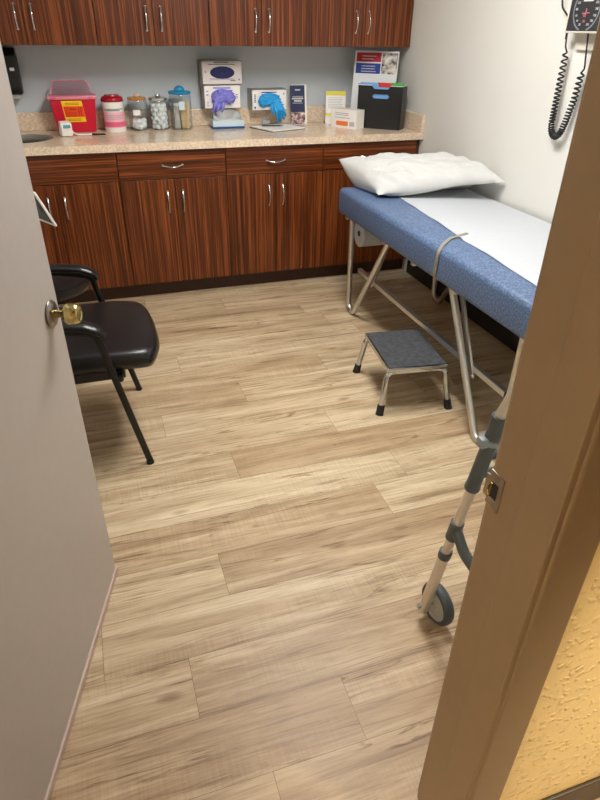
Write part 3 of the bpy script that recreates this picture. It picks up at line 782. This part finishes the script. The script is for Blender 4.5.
# clipboard with paper and pen
CM = TR(1.165, 3.985, CT, math.radians(21))
t = thing('clipboard', 'clipboard with white paper lying flat below the bright blue glove', 'clipboard', (1.175, 3.99, CT))
obj('board', bx(-.13, .13, -.125, .125, 0, .004, bev=.001, M=CM), M['greyrub'], t)
obj('clip', box(box(BM(), -.05, .05, .095, .12, .004, .012, bev=.002, M=CM), -.03, .03, .118, .124, .004, .04, bev=.002, M=CM), M['chrome'], t)
obj('paper_pad', bx(-.128, .128, -.127, .10, .0042, .010, bev=.0006, M=CM), M['card'], None, origin=(1.175, 3.99, CT + .0042), label='stack of blank white sheets on the clipboard', cat='paper')
pa, pb = CM @ V((-.075, .06, .0145)), CM @ V((.045, -.005, .0145))
t = thing('pen', 'black pen lying across the white paper on the clipboard', 'pen', tuple((pa + pb) / 2))
obj('barrel', tb([pa, pa.lerp(pb, .85)], .0042, 10), M['blackplastic'], t, smooth=40); obj('nib', tb([pa.lerp(pb, .85), pb], .0042, 10, taper=lambda s: 1 - .8 * s), M['ink'], t, smooth=40)

# leaflet in stand
t = thing('leaflet', 'tall navy leaflet with a photo at the bottom, standing against the backsplash', 'leaflet', (1.358, 4.125, CT))
LM = Matrix.Translation((1.358, 4.125, CT)) @ Matrix.Rotation(math.radians(-8), 4, 'X')
obj('holder', box(box(BM(), -.055, .057, 0, .004, 0, .236, bev=.001, M=LM), -.055, .057, 0, .05, 0, .004, M=Matrix.Translation((1.358, 4.125, CT))), M['white'], t)
obj('cover', bx(-.055, .044, -.0012, 0, .002, .232, M=LM), M['brochure'], t)
obj('photo', bx(-.055, .044, -.0018, -.001, .004, .075, M=LM), M['photo1'], t)
b = BM()
for x0_, x1_, z_, h_ in ((-.022, .014, .205, .007), (-.04, .032, .167, .003), (-.045, .034, .155, .009), (-.03, .022, .141, .010), (-.042, .03, .128, .003)):
    box(b, x0_, x1_, -.0018, -.001, z_ - h_ / 2, z_ + h_ / 2, M=LM)
obj('print', b, M['gaugewhite'], t)

# small leaning card with yellow header
t = thing('sign_card', 'small white card with yellow header leaning behind the small white carton', 'card', (1.585, 4.12, CT))
KM = Matrix.Translation((1.600, 4.085, CT)) @ Matrix.Rotation(math.radians(-18), 4, 'Z') @ Matrix.Rotation(math.radians(-14), 4, 'X')
obj('sheet', bx(-.066, .066, 0, .003, 0, .2, M=KM), M['card'], t)
obj('header', bx(-.066, .066, -.0008, 0, .174, .2, M=KM), M['header'], t)
obj('sticker', bx(-.062, -.03, -.0008, 0, .048, .066, M=KM), M['header'], t)
b = BM(); lines(b, -.05, .05, 0, [.16, .15, .14, .13, .12, .11, .10], .0025, M=KM); obj('print', b, M['paleink'], t)

# small white carton with orange print
SM = TR(1.535, 3.99, CT, math.radians(-58))
t = thing('carton', 'small white carton with an orange stripe in front of the yellow-header card', 'box', (1.62, 3.96, CT))
obj('body', bx(0, .198, 0, .088, 0, .109, bev=.0015, M=SM), M['card'], t)
obj('orange_print', bx(.04, .135, -.0008, 0, .014, .040, M=SM), M['orangeprint'], t)
b = BM(); lines(b, .03, .17, 0, [.086, .076, .06], .004, M=SM); box(b, .145, .185, -.0006, 0, .014, .04, M=SM); obj('print', b, M['paleink'], t)

# black file box, turned to the corner
FA = math.radians(-42.3)
FM = TR(1.682, 3.915, CT, FA)
t = thing('file_box', 'black upright file box of coloured folders at the right end of the counter', 'file box', (1.83, 3.88, CT))
W_, D_, HH = .290, .100, .246
b = BM()
def panel(pts2, y0_, y1_):
    prism(b, pts2, 'y', y0_, y1_, M=FM)
# front with a dip and a handle slot (built as strips around the slot)
sx0, sx1, sz0, sz1 = .105, .195, .175, .2
panel([(0, 0), (W_, 0), (W_, sz0), (0, sz0)], 0, .004)
panel([(0, sz0), (sx0, sz0), (sx0 - .012, sz0 + .012), (sx0, sz1), (0, sz1)], 0, .004)
panel([(sx1, sz0), (W_, sz0), (W_, sz1), (sx1, sz1), (sx1 + .012, sz0 + .012)], 0, .004)
panel([(0, sz1), (W_, sz1), (W_, HH), (.21, HH), (.195, HH - .018), (.105, HH - .018), (.09, HH), (0, HH)], 0, .004)
box(b, 0, .004, 0, D_, 0, HH, M=FM); box(b, W_ - .004, W_, 0, D_, 0, HH, M=FM); box(b, 0, W_, D_ - .004, D_, 0, HH, M=FM); box(b, 0, W_, 0, D_, 0, .004, M=FM)
obj('body', b, M['blackplastic'], t)
b = BM()
for y_ in (-.0005, D_ - .0035): box(b, 0, .09, y_, y_ + .005, HH, HH + .003, M=FM); box(b, .21, W_, y_, y_ + .005, HH, HH + .003, M=FM)
box(b, 0, .004, 0, D_, HH, HH + .003, M=FM); box(b, W_ - .004, W_, 0, D_, HH, HH + .003, M=FM)
obj('rim', b, M['white'], t)
for nm, m_, y_, xa, xb, zt, lb in (('folder', 'folderblue', .008, .01, .125, .262, 'pale blue folder at the front of the black file box'), ('folder', 'folderred', .03, .115, .205, .262, 'red-tabbed folder in the middle of the black file box'), ('folder', 'foldergreen', .052, .2, .28, .262, 'green-tabbed folder at the right of the black file box')):
    b = BM(); prism(b, [(.008, .006), (.282, .006), (.282, .238), (xb + .008, .238), (xb, zt), (xa, zt), (xa - .002, .238), (.008, .238)], 'y', y_, y_ + .003, M=FM)
    obj(nm, b, M[m_], None, origin=tuple(FM @ V((.14, y_, .006))), label=lb, cat='folder', group='tabbed folders in the file box')
# poster card behind the file box
PM = TR(1.690, 4.062, CT + .001, math.radians(-42.5)) @ Matrix.Rotation(math.radians(-8), 4, 'X')
t = thing('poster', 'white poster card with red and blue panels standing behind the black file box', 'poster', (1.83, 4.0, CT))
PH = .432
obj('sheet', bx(0, .292, 0, .004, 0, PH, bev=.001, M=PM), M['posterwhite'], t)
obj('red_panel', bx(.012, .178, -.0008, 0, PH - .062, PH - .01, M=PM), M['posterred'], t)
obj('blue_panel', bx(.012, .178, -.0008, 0, PH - .128, PH - .07, M=PM), M['posterblue'], t)
obj('photo', bx(.184, .286, -.0008, 0, PH - .128, PH - .01, M=PM), M['photo2'], t)
b = BM(); lines(b, .05, .15, -.0008, [PH - .03, PH - .046, PH - .086, PH - .101, PH - .116], .004, M=PM); obj('print', b, M['gaugewhite'], t)
b = BM(); lines(b, .04, .15, 0, [PH - .19, PH - .205], .006, M=PM); obj('caption', b, M['ink'], t)

# thermometer
t = thing('thermometer', 'white handheld thermometer with small teal screen in front of the red sharps container', 'thermometer', (-.105, 3.95, CT))
TM = TR(-.108, 3.95, CT, math.radians(14))
b = prism(BM(), [(-.030, .004), (.036, .0), (.05, .008), (.03, .074), (.018, .082), (-.022, .074), (-.034, .064)], 'x', -.030, .030, M=TM @ Matrix.Rotation(0, 4, 'Z'), bev=.006)
obj('body', b, M['white'], t, smooth=40)
SF = TM @ Matrix.Translation((0, -.0355, .035)) @ Matrix.Rotation(math.radians(-2), 4, 'X')
obj('screen', bx(-.02, .02, -.002, .004, .012, .03, bev=.001, M=SF), M['lcd'], t)
pth = fillet([TM @ V((.028, .0, .03)), TM @ V((.045, .005, .012)), TM @ V((.06, -.01, .006)), TM @ V((.11, -.03, .006)), TM @ V((.135, -.035, .007))], .02)
obj('cord', tb(pth, .005, 8), M['white'], t, smooth=60)
obj('probe', tb([TM @ V((.135, -.035, .007)), TM @ V((.205, -.062, .006))], .0052, 10, taper=lambda s: 1 - .3 * s), M['blackplastic'], t, smooth=40)

# ------------------------------------------------------------------ wall gauge
t = thing('blood_pressure_gauge', 'square black-dial blood pressure gauge with coiled black hose on the right wall', 'blood pressure gauge', (XR, 2.30, 1.46))
gy0, gy1, gz0, gz1, gx = 2.225, 2.422, 1.459, 1.66, 1.952
obj('case', bx(gx, XR - .012, gy0, gy1, gz0, gz1, bev=.004), M['offwhite'], t)
fc = obj('dial', bx(gx - .002, gx + .002, gy0 + .006, gy1 - .012, gz0 + .008, gz1 - .006, bev=.001), M['gaugeface'], t)
dc = V((gx - .0025, 2.312, 1.540))
R_ = .072
b = tb([dc + V((0, R_ * math.sin(a), -R_ * math.cos(a))) for a in [.28 + (2 * PI - .56) * i / 48 for i in range(49)]], .0022, 6, flat=(.0034, .0006), up=(1, 0, 0)); obj('scale_ring', b, M['gaugering'], fc)
GM = Matrix(((0, 0, -1, 0), (-1, 0, 0, 0), (0, 1, 0, 0), (0, 0, 0, 1)))
b = BM()
for i, num in enumerate(range(20, 301, 20)):
    a = .42 + (2 * PI - .84) * i / 14
    p = dc + V((-.0003, .056 * math.sin(a), -.056 * math.cos(a)))
    merge(b, text_mesh(str(num), .0115, Matrix.Translation(p) @ GM))
obj('numbers', b, M['gaugewhite'], fc)
b = BM(); box(b, dc.x - .0006, dc.x, 2.285, 2.338, dc.z + .026, dc.z + .033); obj('title_print', b, M['gaugewhite'], fc)
b = BM()
for yy, zz, w_, h_ in ((0, -.012, .006, .03), (.012, -.014, .016, .005), (-.012, -.012, .016, .004), (.004, -.022, .014, .006), (.002, -.04, .012, .008)): box(b, dc.x - .0006, dc.x, dc.y + yy - w_ / 2, dc.y + yy + w_ / 2, dc.z + zz - h_ / 2, dc.z + zz + h_ / 2)
obj('red_print', b, M['gaugepink'], fc)
b = BM(); box(b, XR - .014, XR - .001, 2.235, 2.39, 1.40, gz0 + .02, bev=.002); obj('wall_bracket', b, M['offwhite'], t)
# coiled hose
cx = 1.985
cp = fillet([(cx, 2.421, 1.395), (cx, 2.42, 1.30), (cx - .005, 2.41, 1.12), (cx - .01, 2.395, 1.085), (cx - .01, 2.365, 1.062), (cx - .01, 2.335, 1.085), (cx - .005, 2.325, 1.13), (cx, 2.308, 1.22), (cx, 2.298, 1.325)], .03, 5)
cp = [V(p) for p in cp]
def resample(pts, step):
    out = [pts[0]]; 
    for a, c_ in zip(pts, pts[1:]):
        L = (c_ - a).length; k_ = max(1, int(L / step))
        out += [a.lerp(c_, (i + 1) / k_) for i in range(k_)]
    return out
cl = resample(cp, .0012); L = len(cl); hel = []; ph = 0
u_prev = V((1, 0, 0))
for i, p in enumerate(cl):
    d = (cl[min(i + 1, L - 1)] - cl[max(i - 1, 0)]).normalized()
    u_ = (u_prev - d * u_prev.dot(d)).normalized(); s_ = d.cross(u_); u_prev = u_
    zz = (p.z - 1.06) / .3
    pitch = .0085 + .016 * max(0, min(1, zz)) ** 1.2
    ph += 2 * PI * (cl[i] - cl[i - 1]).length / pitch if i else 0
    rr = .0115 * min(1, i / 12, (L - 1 - i) / 12)
    hel.append(p + u_ * (rr * math.cos(ph)) + s_ * (rr * math.sin(ph)))
b = tb(hel, .0036, 7)
hose = obj('coiled_hose', b, M['rubber'], t, smooth=80)
b = tb(fillet([(cx - .012, 2.428, gz0 + .003), (cx - .012, 2.417, 1.41), (cx, 2.421, 1.395)], .01), .0034, 8); tube(b, [(cx - .012, 2.427, gz0 + .002), (cx - .012, 2.425, gz0 - .022)], .0048, 8)
obj('hose_end', b, M['rubber'], hose, smooth=60)
b2 = BM()
tube(b2, fillet([(cx, 2.298, 1.325), (cx, 2.289, 1.335), (cx - .01, 2.303, gz0 + .003)], .01), .0034, 8)
obj('hose_end', b2, M['rubber'], hose, smooth=60)
b = tb(fillet([(cx, gy1 - .004, 1.508), (cx, 2.46, 1.52), (cx, 2.505, 1.55), (cx, 2.522, 1.60), (cx, 2.50, 1.68), (cx, 2.42, 1.70), (cx, 2.39, 1.656)], .04), .0038, 8)
obj('air_tube', b, M['rubber'], t, smooth=60)

# ------------------------------------------------------------------ exam table
bed = thing('exam_table', 'blue vinyl folding exam table with aluminium V legs along the right wall', 'exam table', (1.65, 2.36, 0))
PX0, PX1, PY0, PY1, PZ0, PZ1 = 1.304, 2.0, 1.45, 3.24, .562, .704
b = BM(); box(b, PX0, PX1, PY0, PY1, PZ0, PZ1, bev=.026, seg=5); obj('pad', b, M['bed'], bed, smooth=50)
b = BM(); z = .552
for x in (1.44, 1.9): box(b, x - .012, x + .012, PY0 + .06, PY1 - .06, z - .016, z + .016, bev=.002)
for y in (PY0 + .07, 2.0, 2.36, 2.7, PY1 - .07): box(b, 1.33, 1.96, y - .012, y + .012, z - .012, z + .012, bev=.002)
obj('under_frame', b, M['alu'], bed)
def vleg(x, a, ap, c, nm='leg', r=.052):
    pts = fillet([(x, a[0], a[1]), (x, ap[0], ap[1]), (x, c[0], c[1])], r, 12)
    zmin = min(p.z for p in pts)
    pts = [V((p.x, p.y, p.z + (.0152 - zmin) * max(0, 1 - p.z / .5))) for p in pts]
    obj(nm, tb(pts, .0152, 14), M['alu'], bed, smooth=60)
for x in (1.354, 1.935):
    vleg(x, (3.135, .56), (3.105, -.12), (2.655, .56))
    pts = fillet([(x, 1.548, .56), (x, 1.552, .0152), (x, 1.705, .0152), (x, 2.045, .56)], .05, 10)
    obj('leg', tb(pts, .0152, 14), M['alu'], bed, smooth=60)
for x, xs in ((1.39, 1.378),):
    b = BM(); bar(b, (x, 1.615, .268), (x, 3.065, .268), .024, .026); obj('stretcher', b, M['alu'], bed)
    b = BM(); box(b, x - .011, x + .011, 1.609, 1.617, .255, .281, bev=.002); box(b, x - .011, x + .011, 3.063, 3.071, .255, .281, bev=.002); obj('end_cap', b, M['rubber'], bed)
    for a_, c_ in (((2.005, .55), (1.83, .235)), ((2.695, .55), (2.865, .25))):
        b = BM(); bar(b, (xs, *a_), (xs, *c_), .010, .026, up=(0, 0, 1)); lathe(b, [(0, -.002), (.014, -.002), (.014, .003), (.007, .003), (.006, .007), (0, .007)], (xs, *c_), (-1, 0, 0), 16)
        obj('brace', b, M['alu'], bed)
# band over the pad edge
b = BM(); zt = PZ1 + .004; xo = PX0 - .005
for dy in (0, .011):
    tube(b, fillet([(1.52, 2.235 + dy, zt), (1.41, 2.19 + dy, zt), (1.335, 2.12 + dy, zt), (xo, 2.09 + dy, zt - .012), (xo, 2.10 + dy, PZ0 + .02), (xo + .03, 2.12 + dy, PZ0 - .005), (1.5, 2.13 + dy, PZ0 - .005)], .035), .0038, 8)
obj('band', b, M['strap'], bed, smooth=60)
# paper roll under the head end
t = thing('paper_roll', 'white exam paper roll hung under the head end of the exam table', 'paper roll', (1.62, 3.14, .5))
b = BM(); lathe(b, [(.016, 0), (.074, 0), (.074, .2), (.016, .2), (.016, 0)], (1.37, 3.06, .486), (1, 0, 0), 32); obj('roll', b, M['paper'], t, smooth=40)
obj('core', tb([(1.367, 3.06, .486), (1.572, 3.06, .486)], .0155, 16), M['rubber'], t, smooth=40)
# paper sheet
b = BM(); ny, nx = 90, 24; rows = []
def edge_x(y):
    pts = [(1.46, 1.392), (1.63, 1.418), (2.0, 1.452), (2.16, 1.452), (2.3, 1.475), (2.93, 1.527), (3.1, 1.53)]
    for (a, p), (c_, q2) in zip(pts, pts[1:]):
        if y <= c_: return p + (q2 - p) * (y - a) / (c_ - a)
    return pts[-1][1]
for i in range(ny + 1):
    y = 1.475 + (3.2 - 1.475) * i / ny; e = edge_x(y) + .004 * noise.noise(V((0, y * 5, 1)))
    row = []
    for j in range(nx + 1):
        x = e + (1.985 - e) * j / nx
        ez = math.exp(-((x - e) / .02) ** 2) * .004 * max(0, noise.noise(V((3, y * 6, 0))) + .2)
        cr = .004 * math.exp(-((y - 2.19 - .02 * (x - 1.5)) / .012) ** 2)
        fold = .0035 * max(0, noise.noise(V((x * 4, y * 3, 2)))) + ez + cr
        if y > 2.85: fold *= max(0, (2.95 - y) / .1)
        row.append(b.verts.new((x, y, PZ1 + .0022 + fold)))
    rows.append(row)
for i in range(ny):
    for j in range(nx): b.faces.new((rows[i][j], rows[i][j + 1], rows[i + 1][j + 1], rows[i + 1][j]))
obj('paper_sheet', b, M['paper'], None, origin=(1.7, 2.3, PZ1), smooth=60, label='white paper sheet spread along the top of the blue exam table', cat='paper sheet')
# pillow
b = BM(); n_ = 56; grid = {}
pc = V((1.678, 3.05, PZ1 + .0045))
CFL, CFR, CBL, CBR = V((1.405, 2.925, .724)), V((2.0, 2.68, .808)), V((1.318, 3.30, .842)), V((2.01, 3.10, .79))
for s_ in (1, -1):
    for i in range(n_ + 1):
        for j in range(n_ + 1):
            u_ = -1 + 2 * i / n_; v_ = -1 + 2 * j / n_
            edge = (i in (0, n_) or j in (0, n_))
            if edge and s_ == -1: grid[(s_, i, j)] = grid[(1, i, j)]; continue
            prf = max(0, (1 - abs(u_) ** 3.4)) ** .55 * max(0, (1 - abs(v_) ** 2.8)) ** .6
            uu_, vv_ = u_ * (1 - .06 * (1 - v_ * v_) * u_ ** 4), v_ * (1 - .10 * (1 - u_ * u_) * v_ ** 4)
            s1, t1 = (uu_ + 1) / 2, (vv_ + 1) / 2
            base_p = (CFL * (1 - s1) + CFR * s1) * (1 - t1) + (CBL * (1 - s1) + CBR * s1) * t1
            prf0 = prf; prf *= .72 + .42 * s1 - .2 * max(0, s1 - .75)
            wr = .024 * noise.noise(V((u_ * 3.2, v_ * 2.4, s_ * 1.))) + .020 * noise.noise(V((u_ * 9 + v_ * 5, v_ * 4, 5. + s_)))
            wr += .034 * noise.noise(V((math.atan2(v_ * .6, u_ + .98) * 6, 2., s_))) * math.exp(-((u_ + .8) / .35) ** 2)
            rest = PZ1 + .0045
            sm = max(0, min(1, (u_ + .7) / 1.0)) * max(0, min(1, (.35 - v_) / .7))
            lo_ = base_p.z - (base_p.z - rest - .002) * min(1, prf0 * 1.9) * (1 - .92 * sm)
            z = base_p.z + (.094 * prf + wr * prf if s_ == 1 else 0)
            if s_ == -1: z = max(lo_, rest)
            q3 = V((min(base_p.x, XR - .006), base_p.y, z))
            grid[(s_, i, j)] = b.verts.new(q3)
for s_ in (1, -1):
    for i in range(n_):
        for j in range(n_):
            f = [grid[(s_, i, j)], grid[(s_, i + 1, j)], grid[(s_, i + 1, j + 1)], grid[(s_, i, j + 1)]]
            b.faces.new(f if s_ == 1 else f[::-1])
obj('pillow', b, M['pillow'], None, origin=tuple(pc), smooth=90, label='plump white pillow lying across the head end of the exam table', cat='pillow')

# ------------------------------------------------------------------ step stool
t = thing('step_stool', 'chrome step stool with black ribbed mat beside the exam table', 'step stool', (1.24, 2.18, 0))
QM = TR(1.239, 2.172, 0, math.radians(-7.5)); hw, hd, sz = .138, .184, .222
b = BM(); box(b, -hw, hw, -hd, hd, sz - .022, sz - .002, bev=.004, M=QM); obj('platform', b, M['chrome'], t, smooth=40)
obj('tread', bx(-hw + .008, hw - .008, -hd + .008, hd - .008, sz - .003, sz + .002, bev=.0015, M=QM), M['mat'], t)
for sx_, sy2 in ((-1, -1), (1, -1), (1, 1), (-1, 1)):
    pts = fillet([(sx_ * (hw - .045), sy2 * (hd - .022), sz - .03), (sx_ * (hw - .006), sy2 * (hd - .016), sz - .03), (sx_ * (hw + .022), sy2 * (hd + .010), .02)], .03, 6)
    pts = [QM @ V(p) for p in pts]
    lg = obj('leg', tb(pts, .0128, 14), M['chrome'], t, smooth=60)
    a = pts[-1]; dd = (pts[-1] - pts[-2]).normalized()
    p0 = a - dd * .026; p1 = V((a.x, a.y, 0)) + V((dd.x, dd.y, 0)) * .02
    obj('foot_tip', tb([p0, p0.lerp(p1, .9), p1], .0165, 14, taper=lambda s: 1 + .15 * s), M['rubber'], lg, smooth=60)
for sy2 in (-1, 1): b = BM(); bar(b, QM @ V((-hw + .02, sy2 * (hd - .022), sz - .028)), QM @ V((hw - .02, sy2 * (hd - .022), sz - .028)), .02, .016); obj('under_bar', b, M['chrome'], t)

# ------------------------------------------------------------------ chair
t = thing('armchair', 'black vinyl visitor armchair with black steel legs behind the open door', 'chair', (-.12, 2.24, 0))
CY0, CY1 = 1.965, 2.505; ym = (CY0 + CY1) / 2
# seat: rounded cushion
b = BM(); n_ = 40; rows = {}
def seat_outline(u_, v_):
    x = -.35 + (u_ + 1) / 2 * .495; y = ym + v_ * (CY1 - CY0) / 2
    x += -.05 * abs(v_) ** 3.5 * max(0, u_)          # front corners curve back
    y -= v_ * .012 * max(0, u_) ** 4 + v_ * .02 * max(0, -u_)
    return x, y
for s_ in (1, -1):
    for i in range(n_ + 1):
        for j in range(n_ + 1):
            u_ = -1 + 2 * i / n_; v_ = -1 + 2 * j / n_
            x, y = seat_outline(u_, v_)
            e = max(0, (1 - abs(u_) ** 14)) ** .36 * max(0, (1 - abs(v_) ** 14)) ** .36
            z = .440 + (.040 * e + .008 * (1 - u_ * u_) * (1 - v_ * v_) if s_ == 1 else -.036 * e) - .012 * max(0, u_) ** 3
            if s_ == -1 and (i in (0, n_) or j in (0, n_)): rows[(s_, i, j)] = rows[(1, i, j)]; continue
            rows[(s_, i, j)] = b.verts.new((x, y, z))
for s_ in (1, -1):
    for i in range(n_):
        for j in range(n_): b.faces.new([rows[(s_, i, j)], rows[(s_, i + 1, j)], rows[(s_, i + 1, j + 1)], rows[(s_, i, j + 1)]])
obj('seat', b, M['vinyl'], t, smooth=50)
obj('seat_frame', bx(-.33, .0, CY0 + .02, CY1 - .02, .372, .412, bev=.006), M['blackmetal'], t)
# backrest
b = BM(); box(b, -.03, .03, CY0 + .03, CY1 - .03, 0, .36, bev=.027, seg=5, M=Matrix.Translation((-.375, 0, .52)) @ Matrix.Rotation(math.radians(-10), 4, 'Y')); obj('backrest', b, M['vinyl'], t, smooth=50)
for sgn, yl, rear in ((-1, 1.948, 1.965), (1, 2.53, 2.505)):
    ft = .040 if sgn < 0 else .05
    pts = fillet([(ft, yl, 0.004), (-.075, yl, .575), (-.2, yl, .602), (-.40, rear, .615)], .035, 6)
    obj('leg', tb(pts, .011, 10, flat=(.009, .013), up=(1, 0, 0)), M['blackmetal'], t, smooth=60)
    obj('leg', tb(fillet([(-.475, rear, .004), (-.37, rear, .45), (-.375, rear, .6), (-.425, rear, .84)], .05), .011, 10), M['blackmetal'], t, smooth=60)
    obj('foot_cap', tb([(ft, yl, 0), (ft - .003, yl, .014)], .0145, 10), M['rubber'], t)
    ap = [(-.050, yl, .566), (-.068, yl, .590), (-.11, yl, .609), (-.18, yl, .620), (-.28, yl, .627), (-.36, yl, .632)]
    obj('armrest', tb(fillet(ap, .05), .03, 16, flat=(.031, .016), taper=lambda s: .78 + .3 * min(1, s * 5) - .15 * s), M['vinyl'], t, smooth=60)
for y in (2.06, 2.42): pass
b = BM(); tube(b, [(-.02, 1.948, .39), (-.02, 2.53, .39)], .011, 10); tube(b, [(-.33, 1.965, .385), (-.33, 2.505, .385)], .011, 10); obj('cross_tube', b, M['blackmetal'], t, smooth=60)

# rolling stool beyond the chair
t = thing('rolling_stool', 'round black rolling stool beyond the armchair in front of the sink cabinet', 'stool', (-.285, 2.93, 0))
cx_, cy_ = -.288, 2.93
obj('seat', lt([(0, .385), (.17, .385), (.186, .392), (.196, .415), (.19, .445), (.165, .457), (0, .462)], (cx_, cy_, 0), n=48), M['vinyl'], t, smooth=50)
obj('post', lt([(0, .09), (.028, .09), (.028, .3), (.016, .3), (.016, .385), (0, .385)], (cx_, cy_, 0), n=20), M['blackmetal'], t, smooth=40)
for k_ in range(5):
    a = 2 * PI * k_ / 5 + .95; dx, dy = math.cos(a), math.sin(a); r_ = .185
    b = tb([(cx_, cy_, .115), (cx_ + dx * r_, cy_ + dy * r_, .07)], .014, 10, taper=lambda s: 1.2 - .3 * s); o = obj('leg', b, M['blackmetal'], t, smooth=60)
    obj('caster', lt([(0, -.01), (.02, -.01), (.025, -.006), (.025, .006), (.02, .01), (0, .01)], (cx_ + dx * r_, cy_ + dy * r_, .025), (-dy, dx, 0), 20), M['rubber'], o, smooth=40)
    # stem
    tube_b = tb([(cx_ + dx * r_, cy_ + dy * r_, .03), (cx_ + dx * r_, cy_ + dy * r_, .072)], .006, 8); obj('caster_stem', tube_b, M['blackmetal'], o)

# ------------------------------------------------------------------ tablet on a wall arm
t = thing('tablet', 'white-framed tablet with dark screen on a wall arm, peeking past the door edge', 'tablet', (XL, 3.28, .74))
P0 = V((-.200, 2.97, .668)); vv = V((-.494, .869, 0)); uu = V((-.342, -.194, .920)).normalized(); uu = (uu - vv * uu.dot(vv)).normalized(); nn = uu.cross(vv)
if nn.dot(V((0, 0, 1.469)) - P0) < 0: nn = -nn
AM = Matrix(((vv.x, uu.x, nn.x, P0.x), (vv.y, uu.y, nn.y, P0.y), (vv.z, uu.z, nn.z, P0.z), (0, 0, 0, 1)))
obj('frame', bx(0, .26, 0, .178, -.010, 0, bev=.003, M=AM), M['white'], t)
sc_ = obj('screen', bx(.012, .248, .016, .166, -.002, .0008, M=AM), M['screen'], t)
b = BM(); box(b, .06, .085, .06, .085, .0004, .0014, M=AM); box(b, .10, .14, .07, .08, .0004, .0014, M=AM); obj('screen_mark', b, M['screenglow'], sc_)
e_ = AM @ V((.255, .09, -.006)); b = tb([e_, (XL + .03, 3.30, e_.z)], .012, 12); lathe(b, [(0, 0), (.04, 0), (.04, .012), (.014, .016), (.012, .04), (0, .04)], (XL, 3.30, e_.z), (1, 0, 0), 20)
obj('wall_arm', b, M['white'], t, smooth=40)

# ------------------------------------------------------------------ walker
t = thing('walker', 'aluminium walker with front wheel and grey sleeves standing behind the door frame', 'walker', (.75, .8, 0))
def side(x, sgn):
    lz = lambda z: .968 - (z - .05) * .1822
    leg = fillet([(x, lz(.09), .09), (x, lz(.80), .80), (x, .80, .895), (x, .72, .905), (x, .655, .885), (x, .60, .60), (x, .575, .03)], .05, 6)
    obj('side_frame', tb(leg, .0125, 14), M['walker_alu'], t, smooth=60)
    obj('leg_extension', tb([(x, lz(.035), .035), (x, lz(.30), .30)], .0150, 14), M['walker_alu'], t, smooth=60)
    obj('collar', tb([(x, lz(.302), .302), (x, lz(.326), .326)], .0172, 14), M['greyrub'], t, smooth=60)
    obj('hub_sleeve', tb([(x, lz(z_), z_) for z_ in (.575, .585, .592, .70, .735, .745, .80)], .0168, 16, taper=lambda s: 1.08 if s < .2 else (.98 if s < .6 else 1.03)), M['greyrub'], t, smooth=50)
    b = BM(); lathe(b, [(.0165, -.007), (.0215, -.006), (.0215, .006), (.0165, .007)], (x, lz(.732), .732), (0, -.18, 1), 20); box(b, x - .031, x - .010, lz(.732) - .012, lz(.732) + .012, .718, .742, bev=.005); obj('release_button', b, plain('blue_grey_plastic', srgb(128, 136, 138), .4), t, smooth=40)
    b = tb([(x, lz(.385), .385), (x, lz(.445), .445)], .0170, 14); obj('joint', b, M['greyrub'], t, smooth=60)
    obj('side_bar', tb(fillet([(x, .900, .425), (x, .85, .385), (x, .72, .375), (x, .589, .42)], .05), .0135, 12), M['greyrub'], t, smooth=60)
    obj('hand_grip', tb([(x, .785, .8985), (x, .675, .892)], .018, 14), M['greyrub'], t, smooth=60)
    obj('foot_tip', tb([(x, .574, 0), (x, .577, .04)], .019, 14), M['rubber'], t, smooth=60)
    # wheel
    ax = V((math.cos(.10), math.sin(.10), 0)); hub = V((x + .034, .956, .0642)); wc = hub - ax * .014
    w_ = obj('wheel', lt([(.048, 0.001), (.054, 0.0), (.060, .003), (.0634, .009), (.0638, .016), (.0634, .024), (.060, .030), (.054, .033), (.048, .032)], wc, ax, 44), M['tyre'], t, smooth=60)
    b = lt([(.0, .006), (.012, .004), (.014, .008), (.040, .010), (.045, .003), (.049, .001), (.0495, .004), (.0495, .024), (.044, .02), (.0, .02)], wc, ax, 44); obj('wheel_hub', b, M['wheelgrey'], w_, smooth=40)
    b = BM(); tube(b, [V((x, .966, .0642)) - ax * .022, hub + ax * .018], .004, 10); lathe(b, [(0, -.004), (.008, -.004), (.008, .003), (0, .003)], V((x, .966, .0642)) - ax * .02, ax, 12); obj('axle', b, M['chrome'], w_, smooth=40)
side(.715, 1)
side(1.02, 1)
b = BM()
for z_, y_ in ((.62, .864), (.68, .853)): tube(b, [(.715, y_, z_), (1.02, y_, z_)], .011, 12)
obj('cross_bar', b, M['greyrub'], t, smooth=60)

# ------------------------------------------------------------------ camera and render look
cam = bpy.data.cameras.new('camera'); co = link(bpy.data.objects.new('camera', cam))
pt, yw, rl = 0.560384, 0.325831, 0.014927
f = V((math.sin(yw) * math.cos(pt), math.cos(yw) * math.cos(pt), -math.sin(pt))); r = V((math.cos(yw), -math.sin(yw), 0)); u = r.cross(f)
r2 = r * math.cos(rl) + u * math.sin(rl); u2 = -r * math.sin(rl) + u * math.cos(rl)
co.matrix_world = Matrix(((r2.x, u2.x, -f.x, 0), (r2.y, u2.y, -f.y, 0), (r2.z, u2.z, -f.z, 1.46863), (0, 0, 0, 1)))
cam.sensor_fit = 'VERTICAL'; cam.sensor_height = 36; cam.sensor_width = 27; cam.lens = 595.414 * 36 / 800; cam.clip_start = .01
S.camera = co
w = bpy.data.worlds.new('world'); S.world = w; w.use_nodes = True
w.node_tree.nodes['Background'].inputs[0].default_value = (.05, .05, .05, 1); w.node_tree.nodes['Background'].inputs[1].default_value = .2
S.view_settings.view_transform = 'Standard'; S.view_settings.look = 'None'; S.view_settings.gamma = 1; S.view_settings.use_curve_mapping = False
S.view_settings.exposure = 0.0
try: S.cycles.use_denoising = True
except Exception: pass
